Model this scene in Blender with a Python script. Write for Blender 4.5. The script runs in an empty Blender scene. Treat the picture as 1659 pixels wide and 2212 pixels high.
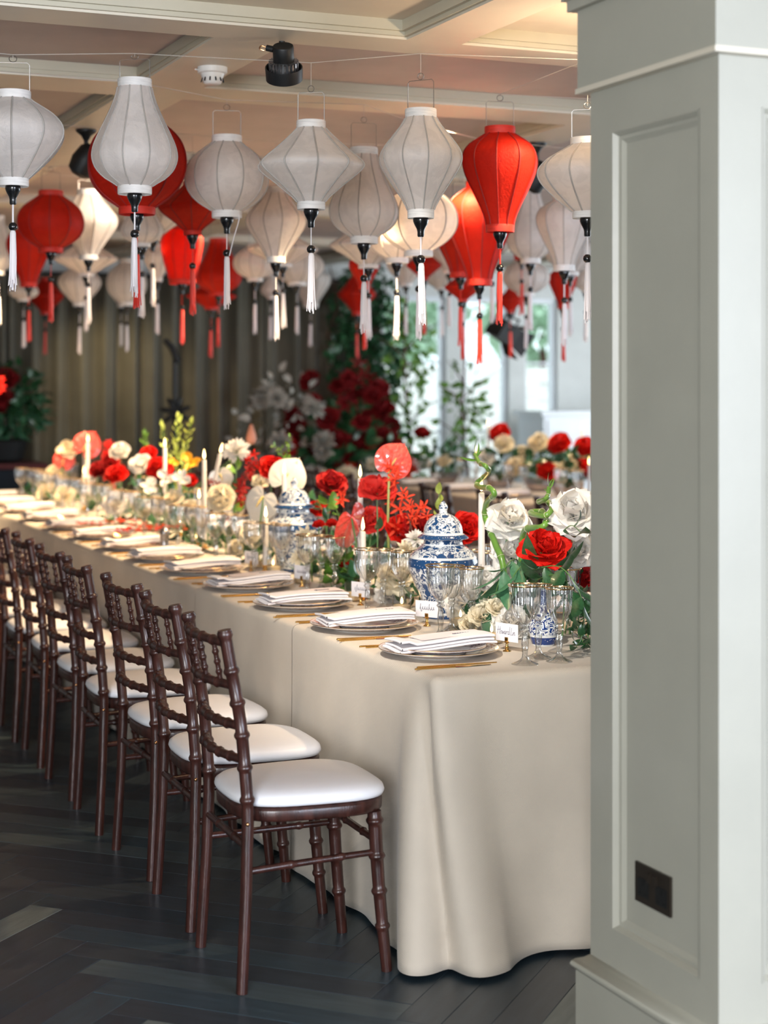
import bpy, math, random
from mathutils import Vector, Matrix, Euler
R_ = math.radians
PI = math.pi
SC = bpy.context.scene
COL = SC.collection
rnd = random.Random(11)

# ------------------------------------------------------------------ camera
CAM_H, FPX, YAW = 1.52, 3700.0, math.atan(1570 / 3700)
SY, CY = math.sin(YAW), math.cos(YAW)
cam_data = bpy.data.cameras.new('camera')
cam = bpy.data.objects.new('camera', cam_data)
COL.objects.link(cam)
cam.location = (0, 0, CAM_H)
cam.rotation_euler = (PI / 2, 0, -YAW)
cam_data.sensor_width = 36.0
cam_data.lens = FPX / 2212 * 36.0
cam_data.shift_y = -278 / 2212
cam_data.clip_end = 200
cam_data.dof.use_dof = True
cam_data.dof.focus_distance = 4.95
cam_data.dof.aperture_fstop = 2.5
SC.camera = cam

# ------------------------------------------------------------------ view, world, daylight
SC.view_settings.view_transform = 'Standard'
SC.view_settings.look = 'None'
SC.view_settings.exposure = 0.28
SC.view_settings.gamma = 1.0
SC.view_settings.use_curve_mapping = False
SC.cycles.use_denoising = True
SC.cycles.max_bounces = 10
SC.cycles.transparent_max_bounces = 24
SC.cycles.caustics_reflective = False
SC.cycles.caustics_refractive = False
world = bpy.data.worlds.new('overcast_sky')
SC.world = world
world.use_nodes = True
bg = world.node_tree.nodes['Background']
bg.inputs[0].default_value = (0.80, 0.93, 1.0, 1)
bg.inputs[1].default_value = 1.9


def area_light(name, loc, target, sx, sy, power, col):
    d = bpy.data.lights.new(name, 'AREA')
    d.shape = 'RECTANGLE'
    d.size, d.size_y, d.energy, d.color = sx, sy, power, col
    o = bpy.data.objects.new(name, d)
    COL.objects.link(o)
    o.location = loc
    o.rotation_euler = (Vector(target) - Vector(loc)).to_track_quat('-Z', 'Y').to_euler()
    return o


def spot(name, loc, target, power, angle, blend=0.5, col=(1, 0.72, 0.42), size=0.04):
    d = bpy.data.lights.new(name, 'SPOT')
    d.energy, d.spot_size, d.spot_blend, d.color, d.shadow_soft_size = power, R_(angle), blend, col, size
    o = bpy.data.objects.new(name, d)
    COL.objects.link(o)
    o.location = loc
    o.rotation_euler = (Vector(target) - Vector(loc)).to_track_quat('-Z', 'Y').to_euler()
    return o


# daylight from the tall windows behind the photographer and from the window side of the room
area_light('daylight_rear_right', (3.6, -2.8, 1.5), (2.2, 4.5, 0.9), 3.6, 2.2, 390, (0.75, 0.83, 1.0))
area_light('daylight_rear_left', (-2.3, -2.2, 1.6), (1.9, 4.6, 0.7), 2.4, 2.0, 400, (0.92, 0.95, 1.0))
area_light('daylight_window_side', (9.0, 8.0, 1.6), (3.0, 8.5, 1.4), 5.0, 2.0, 150, (0.84, 0.93, 1.0))
# warm house lights: ceiling spots over the long table, a glow behind the pillar, a wash on the drape
for i, (x, y, tx, ty, p) in enumerate([(2.95, 6.1, 2.35, 6.7, 280), (3.2, 7.6, 2.2, 8.3, 390), (2.9, 8.9, 2.3, 9.4, 390), (1.8, 10.4, 2.3, 10.9, 390),
                                       (2.95, 4.9, 2.2, 5.5, 90), (5.9, 9.6, 5.5, 10.6, 160)]):
    spot('ceiling_spot_light.%03d' % i, (x, y, 2.56), (tx, ty, 0.75), p, 80, 0.8)
spot('table_end_spot', (0.9, 3.3, 2.57), (2.4, 5.0, 0.9), 210, 46, 0.8, (1, 0.93, 0.84), 0.03)
spot('drape_wash', (3.05, 13.75, 2.5), (3.95, 14.75, 0.9), 62, 75, 1.0, (1, 0.80, 0.48), 0.05)
area_light('back_wall_fill', (9.7, 12.0, 1.6), (7.0, 15.0, 1.3), 1.6, 1.8, 85, (0.86, 0.94, 1.0))  # unseen fill lamp added to brighten the pale back wall
spot('lantern_accent', (2.25, 8.05, 2.58), (1.985, 8.5, 2.28), 30, 60, 0.6, (1, 0.82, 0.62))
spot('red_lantern_accent', (3.6, 11.0, 2.5), (4.1, 11.9, 2.1), 25, 40, 0.5, (1, 0.5, 0.35))
spot('pillar_uplight', (2.72, 4.35, 2.22), (2.62, 4.42, 2.6), 24, 150, 0.8, (1, 0.74, 0.50), 0.05)

# ------------------------------------------------------------------ materials


def nt_new(name):
    m = bpy.data.materials.new(name)
    m.use_nodes = True
    t = m.node_tree
    b = t.nodes['Principled BSDF']
    return m, t, b


def mat(name, col, rough=0.5, metal=0.0, var=0.12, vscale=6.0, bump=0.0, bscale=40.0, stretch=None, spec=0.5, sheen=0.0, transl=0.0, coat=0.0, sss=0.0):
    m, t, b = nt_new(name)
    N, L = t.nodes, t.links
    tc = N.new('ShaderNodeTexCoord')
    mp = N.new('ShaderNodeMapping')
    if stretch:
        mp.inputs['Scale'].default_value = stretch
    L.new(tc.outputs['Object'], mp.inputs['Vector'])
    no = N.new('ShaderNodeTexNoise')
    no.inputs['Scale'].default_value = vscale
    no.inputs['Detail'].default_value = 4
    L.new(mp.outputs['Vector'], no.inputs['Vector'])
    cr = N.new('ShaderNodeValToRGB')
    lo = [max(0, c * (1 - var)) for c in col]
    hi = [min(1, c * (1 + var)) for c in col]
    cr.color_ramp.elements[0].position, cr.color_ramp.elements[1].position = 0.3, 0.7
    cr.color_ramp.elements[0].color = (*lo, 1)
    cr.color_ramp.elements[1].color = (*hi, 1)
    L.new(no.outputs['Fac'], cr.inputs['Fac'])
    L.new(cr.outputs['Color'], b.inputs['Base Color'])
    b.inputs['Roughness'].default_value = rough
    b.inputs['Metallic'].default_value = metal
    b.inputs['Specular IOR Level'].default_value = spec
    if sheen:
        b.inputs['Sheen Weight'].default_value = sheen
    if coat:
        b.inputs['Coat Weight'].default_value = coat
        b.inputs['Coat Roughness'].default_value = 0.08
    if bump:
        n2 = N.new('ShaderNodeTexNoise')
        n2.inputs['Scale'].default_value = bscale
        n2.inputs['Detail'].default_value = 3
        L.new(mp.outputs['Vector'], n2.inputs['Vector'])
        bp = N.new('ShaderNodeBump')
        bp.inputs['Strength'].default_value = bump
        bp.inputs['Distance'].default_value = 0.01
        L.new(n2.outputs['Fac'], bp.inputs['Height'])
        L.new(bp.outputs['Normal'], b.inputs['Normal'])
    if transl:
        tr = N.new('ShaderNodeBsdfTranslucent')
        L.new(cr.outputs['Color'], tr.inputs['Color'])
        mx = N.new('ShaderNodeMixShader')
        mx.inputs[0].default_value = transl
        L.new(b.outputs[0], mx.inputs[1])
        L.new(tr.outputs[0], mx.inputs[2])
        L.new(mx.outputs[0], N['Material Output'].inputs['Surface'])
    return m


def emit(name, col, s):
    m, t, b = nt_new(name)
    e = t.nodes.new('ShaderNodeEmission')
    e.inputs[0].default_value = (*col, 1)
    e.inputs[1].default_value = s
    t.links.new(e.outputs[0], t.nodes['Material Output'].inputs['Surface'])
    return m


def thin_glass(name, tint=(0.985, 0.99, 0.99), edge=(0.86, 0.88, 0.89), rough=0.02, boost=0.05, rim=0.75, flutes=0):
    m, t, b = nt_new(name)
    N, L = t.nodes, t.links
    N.remove(b)
    lw = N.new('ShaderNodeLayerWeight')
    lw.inputs['Blend'].default_value = 0.5
    mc = N.new('ShaderNodeMix')
    mc.data_type = 'RGBA'
    mc.inputs['A'].default_value = (*tint, 1)
    mc.inputs['B'].default_value = (*edge, 1)
    L.new(lw.outputs['Facing'], mc.inputs['Factor'])
    tr = N.new('ShaderNodeBsdfTransparent')
    L.new(mc.outputs['Result'], tr.inputs['Color'])
    gl = N.new('ShaderNodeBsdfGlossy')
    gl.inputs['Roughness'].default_value = rough
    if flutes:
        tc = N.new('ShaderNodeTexCoord')
        sp = N.new('ShaderNodeSeparateXYZ')
        L.new(tc.outputs['Object'], sp.inputs[0])
        at = N.new('ShaderNodeMath')
        at.operation = 'ARCTAN2'
        L.new(sp.outputs['Y'], at.inputs[0])
        L.new(sp.outputs['X'], at.inputs[1])
        ml = N.new('ShaderNodeMath')
        ml.operation = 'MULTIPLY'
        ml.inputs[1].default_value = flutes
        L.new(at.outputs[0], ml.inputs[0])
        sn = N.new('ShaderNodeMath')
        sn.operation = 'SINE'
        L.new(ml.outputs[0], sn.inputs[0])
        bp = N.new('ShaderNodeBump')
        bp.inputs['Strength'].default_value = 0.7
        bp.inputs['Distance'].default_value = 0.0016
        L.new(sn.outputs[0], bp.inputs['Height'])
        L.new(bp.outputs['Normal'], gl.inputs['Normal'])
        L.new(bp.outputs['Normal'], lw.inputs['Normal'])
    pw = N.new('ShaderNodeMath')
    pw.operation = 'POWER'
    pw.inputs[1].default_value = 3.5
    L.new(lw.outputs['Facing'], pw.inputs[0])
    ad = N.new('ShaderNodeMath')
    ad.operation = 'MULTIPLY_ADD'
    ad.inputs[1].default_value = rim
    ad.inputs[2].default_value = boost
    L.new(pw.outputs[0], ad.inputs[0])
    mx = N.new('ShaderNodeMixShader')
    L.new(ad.outputs[0], mx.inputs[0])
    L.new(tr.outputs[0], mx.inputs[1])
    L.new(gl.outputs[0], mx.inputs[2])
    L.new(mx.outputs[0], N['Material Output'].inputs['Surface'])
    return m


def solid_glass(name):
    m, t, b = nt_new(name)
    b.inputs['Base Color'].default_value = (0.97, 0.98, 0.98, 1)
    b.inputs['Transmission Weight'].default_value = 1.0
    b.inputs['Roughness'].default_value = 0.02
    b.inputs['IOR'].default_value = 1.48
    return m


def linen(name, col):
    """Twill weave: two crossed fine wave patterns in relief and a faint mottling."""
    m, t, b = nt_new(name)
    N, L = t.nodes, t.links
    tc = N.new('ShaderNodeTexCoord')
    no = N.new('ShaderNodeTexNoise')
    no.inputs['Scale'].default_value = 3.0
    no.inputs['Detail'].default_value = 6
    L.new(tc.outputs['Object'], no.inputs['Vector'])
    w = []
    for d in ('X', 'Z'):
        mp = N.new('ShaderNodeMapping')
        mp.inputs['Rotation'].default_value = (R_(20), R_(45), R_(45))
        L.new(tc.outputs['Object'], mp.inputs['Vector'])
        wv = N.new('ShaderNodeTexWave')
        wv.bands_direction = d
        wv.inputs['Scale'].default_value = 120.0
        wv.inputs['Distortion'].default_value = 1.5
        L.new(mp.outputs['Vector'], wv.inputs['Vector'])
        w.append(wv)
    mu = N.new('ShaderNodeMath')
    mu.operation = 'MULTIPLY'
    L.new(w[0].outputs['Fac'], mu.inputs[0])
    L.new(w[1].outputs['Fac'], mu.inputs[1])
    ad = N.new('ShaderNodeMath')
    ad.operation = 'MULTIPLY_ADD'
    ad.inputs[1].default_value = 0.35
    L.new(mu.outputs[0], ad.inputs[0])
    L.new(no.outputs['Fac'], ad.inputs[2])
    cr = N.new('ShaderNodeValToRGB')
    cr.color_ramp.elements[0].position, cr.color_ramp.elements[1].position = 0.3, 0.85
    cr.color_ramp.elements[0].color = (*[c * 0.84 for c in col], 1)
    cr.color_ramp.elements[1].color = (*[min(1, c * 1.1) for c in col], 1)
    L.new(ad.outputs[0], cr.inputs['Fac'])
    L.new(cr.outputs['Color'], b.inputs['Base Color'])
    b.inputs['Roughness'].default_value = 0.85
    b.inputs['Sheen Weight'].default_value = 0.15
    bp = N.new('ShaderNodeBump')
    bp.inputs['Strength'].default_value = 0.25
    bp.inputs['Distance'].default_value = 0.002
    L.new(mu.outputs[0], bp.inputs['Height'])
    L.new(bp.outputs['Normal'], b.inputs['Normal'])
    return m


def silk(name, col, transl, sheen=0.2, rough=0.48, spec=0.5):
    """Brocade silk: a tone-on-tone leafy relief, a soft shine, some light coming through."""
    m, t, b = nt_new(name)
    N, L = t.nodes, t.links
    tc = N.new('ShaderNodeTexCoord')
    no = N.new('ShaderNodeTexNoise')
    no.inputs['Scale'].default_value = 5.0
    no.inputs['Detail'].default_value = 2
    no.inputs['Distortion'].default_value = 1.2
    L.new(tc.outputs['Object'], no.inputs['Vector'])
    cr = N.new('ShaderNodeValToRGB')
    cr.color_ramp.elements[0].position, cr.color_ramp.elements[1].position = 0.44, 0.56
    cr.color_ramp.elements[0].color = (*[c * 0.95 for c in col], 1)
    cr.color_ramp.elements[1].color = (*[min(1, c * 1.02) for c in col], 1)
    L.new(no.outputs['Fac'], cr.inputs['Fac'])
    L.new(cr.outputs['Color'], b.inputs['Base Color'])
    b.inputs['Roughness'].default_value = rough
    b.inputs['Sheen Weight'].default_value = sheen
    b.inputs['Specular IOR Level'].default_value = spec
    n2 = N.new('ShaderNodeTexNoise')
    n2.inputs['Scale'].default_value = 30.0
    n2.inputs['Detail'].default_value = 3
    n2.inputs['Distortion'].default_value = 1.0
    L.new(tc.outputs['Object'], n2.inputs['Vector'])
    bp = N.new('ShaderNodeBump')
    bp.inputs['Strength'].default_value = 0.34
    bp.inputs['Distance'].default_value = 0.006
    L.new(n2.outputs['Fac'], bp.inputs['Height'])
    L.new(bp.outputs['Normal'], b.inputs['Normal'])
    tr = N.new('ShaderNodeBsdfTranslucent')
    L.new(cr.outputs['Color'], tr.inputs['Color'])
    mx = N.new('ShaderNodeMixShader')
    mx.inputs[0].default_value = transl
    L.new(b.outputs[0], mx.inputs[1])
    L.new(tr.outputs[0], mx.inputs[2])
    L.new(mx.outputs[0], N['Material Output'].inputs['Surface'])
    return m


def blue_white(name, bands, vine=36.0, blob=22.0, blue=(0.014, 0.06, 0.17), white=(0.74, 0.77, 0.78)):
    """Underglaze blue scrolls on white porcelain; bands = [(z, 'b' solid blue | 'v' scrolls | 'w' white)] from the foot up."""
    m, t, b = nt_new(name)
    N, L = t.nodes, t.links
    tc = N.new('ShaderNodeTexCoord')
    no = N.new('ShaderNodeTexNoise')
    no.inputs['Scale'].default_value = vine
    no.inputs['Detail'].default_value = 1.5
    no.inputs['Distortion'].default_value = 1.6
    L.new(tc.outputs['Object'], no.inputs['Vector'])
    cr = N.new('ShaderNodeValToRGB')
    e = cr.color_ramp.elements
    e[0].position, e[0].color = 0.0, (0, 0, 0, 1)
    e[1].position, e[1].color = 1.0, (0, 0, 0, 1)
    for p, c in ((0.395, 0), (0.41, 1), (0.48, 1), (0.495, 0), (0.59, 0), (0.605, 1)):
        x = e.new(p)
        x.color = (c, c, c, 1)
    e[-1].color = (1, 1, 1, 1)
    L.new(no.outputs['Fac'], cr.inputs['Fac'])
    vo = N.new('ShaderNodeTexVoronoi')
    vo.inputs['Scale'].default_value = blob
    L.new(tc.outputs['Object'], vo.inputs['Vector'])
    lt = N.new('ShaderNodeMath')
    lt.operation = 'LESS_THAN'
    lt.inputs[1].default_value = 0.26
    L.new(vo.outputs['Distance'], lt.inputs[0])
    mxm = N.new('ShaderNodeMath')
    mxm.operation = 'MAXIMUM'
    L.new(cr.outputs['Color'], mxm.inputs[0])
    L.new(lt.outputs[0], mxm.inputs[1])
    sx = N.new('ShaderNodeSeparateXYZ')
    L.new(tc.outputs['Object'], sx.inputs[0])
    zr = N.new('ShaderNodeValToRGB')
    zr.color_ramp.interpolation = 'CONSTANT'
    mr = N.new('ShaderNodeMapRange')
    zmax = bands[-1][0] + 0.1
    mr.inputs['From Max'].default_value = zmax
    L.new(sx.outputs['Z'], mr.inputs['Value'])
    L.new(mr.outputs['Result'], zr.inputs['Fac'])
    ze = zr.color_ramp.elements
    code = {'b': (1, 0, 0, 1), 'v': (0, 1, 0, 1), 'w': (0, 0, 0, 1)}
    ze[0].position, ze[0].color = 0, code[bands[0][1]]
    ze[1].position, ze[1].color = bands[1][0] / zmax, code[bands[1][1]]
    for z, c in bands[2:]:
        x = ze.new(z / zmax)
        x.color = code[c]
    sc = N.new('ShaderNodeSeparateColor')
    L.new(zr.outputs['Color'], sc.inputs[0])
    mu = N.new('ShaderNodeMath')
    mu.operation = 'MULTIPLY'
    L.new(mxm.outputs[0], mu.inputs[0])
    L.new(sc.outputs[1], mu.inputs[1])
    n3 = N.new('ShaderNodeTexVoronoi')
    n3.inputs['Scale'].default_value = vine * 3.2
    L.new(tc.outputs['Object'], n3.inputs['Vector'])
    gt = N.new('ShaderNodeMath')
    gt.operation = 'GREATER_THAN'
    gt.inputs[1].default_value = 0.18
    L.new(n3.outputs['Distance'], gt.inputs[0])
    mb = N.new('ShaderNodeMath')
    mb.operation = 'MULTIPLY'
    L.new(gt.outputs[0], mb.inputs[0])
    L.new(sc.outputs[0], mb.inputs[1])
    fa = N.new('ShaderNodeMath')
    fa.operation = 'MAXIMUM'
    L.new(mu.outputs[0], fa.inputs[0])
    L.new(mb.outputs[0], fa.inputs[1])
    mc = N.new('ShaderNodeMix')
    mc.data_type = 'RGBA'
    mc.inputs['A'].default_value = (*white, 1)
    mc.inputs['B'].default_value = (*blue, 1)
    L.new(fa.outputs[0], mc.inputs['Factor'])
    L.new(mc.outputs['Result'], b.inputs['Base Color'])
    b.inputs['Roughness'].default_value = 0.12
    b.inputs['Coat Weight'].default_value = 0.6
    b.inputs['Coat Roughness'].default_value = 0.05
    return m


def china(name, r0, r1, pat):
    """White glaze with a printed sprig border between radii r0 and r1."""
    m, t, b = nt_new(name)
    N, L = t.nodes, t.links
    tc = N.new('ShaderNodeTexCoord')
    mp = N.new('ShaderNodeMapping')
    mp.inputs['Scale'].default_value = (1, 1, 0)
    L.new(tc.outputs['Object'], mp.inputs['Vector'])
    ln = N.new('ShaderNodeVectorMath')
    ln.operation = 'LENGTH'
    L.new(mp.outputs[0], ln.inputs[0])
    mr = N.new('ShaderNodeMapRange')
    mr.inputs['From Max'].default_value = 0.2
    L.new(ln.outputs['Value'], mr.inputs['Value'])
    cr = N.new('ShaderNodeValToRGB')
    cr.color_ramp.interpolation = 'CONSTANT'
    e = cr.color_ramp.elements
    e[0].color = (0, 0, 0, 1)
    e[1].position, e[1].color = r0 / 0.2, (1, 1, 1, 1)
    x = e.new(r1 / 0.2)
    x.color = (0, 0, 0, 1)
    L.new(mr.outputs['Result'], cr.inputs['Fac'])
    no = N.new('ShaderNodeTexNoise')
    no.inputs['Scale'].default_value = 70
    no.inputs['Detail'].default_value = 2
    no.inputs['Distortion'].default_value = 1.5
    L.new(tc.outputs['Object'], no.inputs['Vector'])
    gt = N.new('ShaderNodeMath')
    gt.operation = 'GREATER_THAN'
    gt.inputs[1].default_value = 0.5
    L.new(no.outputs['Fac'], gt.inputs[0])
    mu = N.new('ShaderNodeMath')
    mu.operation = 'MULTIPLY'
    L.new(gt.outputs[0], mu.inputs[0])
    L.new(cr.outputs['Color'], mu.inputs[1])
    mc = N.new('ShaderNodeMix')
    mc.data_type = 'RGBA'
    mc.inputs['A'].default_value = (0.82, 0.80, 0.79, 1)
    mc.inputs['B'].default_value = (*pat, 1)
    L.new(mu.outputs[0], mc.inputs['Factor'])
    L.new(mc.outputs['Result'], b.inputs['Base Color'])
    b.inputs['Roughness'].default_value = 0.18
    b.inputs['Coat Weight'].default_value = 0.4
    return m


M = {}
M['paint'] = mat('sage_paint', (0.388, 0.378, 0.318), 0.35, var=0.03, bump=0.02, bscale=60)
M['beam'] = mat('cream_beam_paint', (0.66, 0.60, 0.49), 0.45, var=0.03)
M['moulding'] = mat('olive_cream_moulding_paint', (0.52, 0.48, 0.37), 0.4, var=0.03)
M['coffer'] = mat('mauve_taupe_paint', (0.50, 0.42, 0.39), 0.6, var=0.05, bump=0.03, bscale=80)
M['coffer_cream'] = mat('cream_ceiling_paint', (0.64, 0.57, 0.46), 0.5, var=0.03)
M['wallgrey'] = mat('grey_wall_paint', (0.35, 0.36, 0.33), 0.6, var=0.05)
M['wallpale'] = mat('pale_wall_paint', (0.62, 0.64, 0.62), 0.6, var=0.04)
M['whitepaint'] = mat('white_joinery_paint', (0.72, 0.75, 0.78), 0.4, var=0.03)
M['dark_wood'] = mat('dark_mahogany_stain', (0.046, 0.015, 0.011), 0.30, var=0.5, vscale=9, stretch=(6, 6, 1), bump=0.08, bscale=50, coat=0.1)
M['white_vinyl'] = mat('white_seat_vinyl', (0.88, 0.87, 0.90), 0.42, var=0.02, bump=0.02, bscale=25)
M['bolt'] = mat('brass_bolt', (0.45, 0.24, 0.12), 0.3, metal=1.0, var=0.05)
M['linen'] = linen('beige_twill_linen', (0.635, 0.555, 0.46))
M['linen2'] = linen('beige_cotton_linen', (0.58, 0.50, 0.42))
M['planks'] = [mat('slate_oak_%s' % n, c, 0.36, var=0.22, vscale=5, stretch=(1.2, 9, 1), bump=0.05, bscale=60)
               for n, c in (('dark', (0.022, 0.036, 0.048)), ('mid', (0.036, 0.058, 0.072)), ('grey', (0.062, 0.084, 0.092)), ('pale', (0.13, 0.15, 0.142)), ('umber', (0.032, 0.042, 0.052)))]
M['subfloor'] = mat('dark_joint_filler', (0.012, 0.014, 0.016), 0.8)
M['silk_white'] = silk('ivory_silk', (0.87, 0.81, 0.765), 0.40)
M['silk_red'] = silk('scarlet_silk', (0.66, 0.022, 0.007), 0.35, 0.0, 0.6, 0.25)
M['rib_white'] = mat('bamboo_rib_grey', (0.42, 0.39, 0.36), 0.6)
M['rib_red'] = mat('bamboo_rib_red', (0.30, 0.012, 0.010), 0.6)
M['collar_white'] = mat('ivory_silk_band', (0.80, 0.77, 0.74), 0.6, bump=0.05, bscale=60)
M['collar_red'] = mat('scarlet_silk_band', (0.62, 0.026, 0.012), 0.6, bump=0.05, bscale=60)
M['black_lacquer'] = mat('black_lacquer', (0.006, 0.006, 0.007), 0.2, var=0.1, coat=0.4)
M['tassel_white'] = mat('white_rayon_thread', (0.80, 0.75, 0.76), 0.5, var=0.05, sheen=0.2)
M['tassel_red'] = mat('red_rayon_thread', (0.72, 0.035, 0.016), 0.45, var=0.08, sheen=0.2)
M['wire'] = mat('steel_wire', (0.35, 0.33, 0.31), 0.35, metal=1.0, var=0.05)
M['string'] = mat('nylon_string', (0.55, 0.50, 0.44), 0.5)
M['black_metal'] = mat('black_metal', (0.006, 0.0065, 0.007), 0.5, var=0.1)
M['white_plastic'] = mat('white_plastic', (0.78, 0.76, 0.72), 0.4, var=0.02)
M['charger'] = china('charger_china', 0.112, 0.164, (0.46, 0.28, 0.22))
M['plate'] = china('plate_china', 0.088, 0.130, (0.30, 0.20, 0.27))
M['gold'] = mat('polished_gold', (0.86, 0.54, 0.18), 0.16, metal=1.0, var=0.04)
M['rimgold'] = mat('gilt_rim', (0.82, 0.56, 0.28), 0.2, metal=1.0, var=0.04)
M['napkin'] = mat('white_cotton', (0.82, 0.79, 0.81), 0.8, var=0.02, bump=0.03, bscale=60, sheen=0.1)
M['card'] = mat('blush_card', (0.80, 0.72, 0.73), 0.7, var=0.02)
M['ink'] = mat('navy_ink', (0.03, 0.03, 0.08), 0.6)
M['glass'] = thin_glass('fluted_crystal', boost=0.20, rim=0.9, flutes=24)
M['glass_votive'] = thin_glass('votive_glass', boost=0.03)
M['glass_smoke'] = thin_glass('smoked_glass', (0.75, 0.66, 0.62), (0.42, 0.34, 0.32))
M['glass_pane'] = thin_glass('window_pane_glass', (0.98, 0.99, 0.99), (0.9, 0.93, 0.93), boost=0.0, rim=0.3)
M['crystal'] = thin_glass('solid_crystal', (0.97, 0.98, 0.98), (0.74, 0.76, 0.77), boost=0.20, flutes=8)
M['wax'] = mat('white_wax', (0.84, 0.80, 0.76), 0.4, var=0.02, transl=0.25)
M['wax_warm'] = mat('ivory_wax', (0.86, 0.72, 0.50), 0.4, var=0.02, transl=0.4)
M['wick'] = mat('burnt_wick', (0.01, 0.008, 0.006), 0.9)
M['flame'] = emit('candle_flame', (1.0, 0.66, 0.26), 9.0)
M['jar'] = blue_white('ginger_jar_glaze', [(0, 'b'), (0.014, 'w'), (0.02, 'v'), (0.168, 'b'), (0.196, 'w'), (0.203, 'v'), (0.238, 'w'), (0.243, 'v'), (0.262, 'w')])
M['jar_lid'] = blue_white('ginger_jar_lid_glaze', [(0, 'b'), (0.014, 'w'), (0.022, 'v'), (0.086, 'w'), (0.098, 'v'), (0.120, 'b')], vine=44)
M['vase'] = blue_white('small_vase_glaze', [(0, 'w'), (0.006, 'b'), (0.027, 'w'), (0.033, 'v'), (0.12, 'b')], vine=48, blob=26, blue=(0.010, 0.04, 0.19))
M['petal_white'] = mat('white_petal', (0.86, 0.83, 0.78), 0.55, var=0.03, vscale=20, bump=0.08, bscale=60, transl=0.25)
M['petal_cream'] = mat('cream_petal', (0.84, 0.76, 0.58), 0.55, var=0.05, vscale=20, bump=0.08, bscale=60, transl=0.25)
M['petal_red'] = mat('red_petal', (0.66, 0.014, 0.008), 0.55, var=0.18, vscale=20, bump=0.1, bscale=60, spec=0.2, transl=0.2)
M['petal_deep'] = mat('deep_red_petal', (0.36, 0.010, 0.010), 0.6, var=0.25, vscale=20, bump=0.1, bscale=60, spec=0.2, transl=0.15)
M['petal_shaded'] = mat('shaded_crimson_petal', (0.17, 0.006, 0.008), 0.65, var=0.3, vscale=20, bump=0.1, bscale=60, spec=0.2)  # crimson darkened to put the backlit shade of the far blooms into colour
M['petal_coral'] = mat('coral_red_petal', (0.80, 0.055, 0.045), 0.5, var=0.1, vscale=15, bump=0.06, bscale=50, spec=0.2, transl=0.2)
M['petal_orange'] = mat('orange_red_petal', (0.78, 0.07, 0.03), 0.5, var=0.12, vscale=20, spec=0.2, transl=0.2)
M['petal_yellow'] = mat('golden_yellow_petal', (0.85, 0.46, 0.03), 0.5, var=0.12, vscale=20, transl=0.2)
M['petal_peach'] = mat('peach_petal', (0.70, 0.30, 0.19), 0.6, var=0.1)
M['spathe_red'] = mat('waxy_coral_spathe', (0.80, 0.075, 0.055), 0.22, var=0.05, bump=0.9, bscale=4.5, coat=0.5)
M['spathe_white'] = mat('waxy_white_spathe', (0.84, 0.78, 0.68), 0.25, var=0.03, bump=0.2, bscale=4, coat=0.3)
M['spadix'] = mat('yellow_spadix', (0.75, 0.55, 0.18), 0.6, bump=0.1, bscale=200)
M['stem'] = mat('green_stem', (0.10, 0.22, 0.05), 0.45, var=0.2)
M['stem_pale'] = mat('pale_green_stem', (0.34, 0.36, 0.08), 0.45, var=0.15)
M['twig'] = mat('brown_twig', (0.10, 0.04, 0.025), 0.7, var=0.3)
M['bamboo'] = mat('lucky_bamboo_green', (0.13, 0.27, 0.045), 0.3, var=0.25, vscale=12, coat=0.2)
M['leaf'] = mat('dark_green_leaf', (0.025, 0.095, 0.035), 0.32, var=0.3, vscale=14, coat=0.2, transl=0.08)
M['leaf_grey'] = mat('blue_green_leaf', (0.055, 0.17, 0.085), 0.4, var=0.2, vscale=14, transl=0.1)
M['leaf_bright'] = mat('bright_green_leaf', (0.12, 0.26, 0.035), 0.4, var=0.2, vscale=14, transl=0.2)
M['leaf_lime'] = mat('lime_green_leaf', (0.32, 0.40, 0.08), 0.5, var=0.2, transl=0.2)
M['leaf_silver'] = mat('silver_dusty_leaf', (0.38, 0.37, 0.32), 0.7, var=0.2)
M['drape'] = mat('olive_velvet', (0.120, 0.106, 0.072), 0.75, var=0.15, vscale=3, sheen=0.25, bump=0.03)
M['navy_cloth'] = mat('navy_cloth', (0.006, 0.012, 0.020), 0.8)
M['maroon'] = mat('maroon_cloth', (0.10, 0.012, 0.012), 0.7)
M['stone'] = mat('pale_stone', (0.72, 0.70, 0.66), 0.8, var=0.12, vscale=5, bump=0.2, bscale=14)
M['hedge'] = mat('clipped_hedge_green', (0.42, 0.58, 0.42), 0.6, var=0.2, vscale=8, transl=0.2)
M['bronze'] = mat('bronze_plate', (0.060, 0.048, 0.038), 0.38, metal=0.7, var=0.1)
M['black_hole'] = mat('black_recess', (0.004, 0.004, 0.004), 0.6)
M['silver'] = mat('patterned_silver', (0.35, 0.33, 0.33), 0.3, metal=0.9, var=0.5, vscale=120)

# ------------------------------------------------------------------ mesh helpers
I4 = Matrix.Identity(4)


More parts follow.
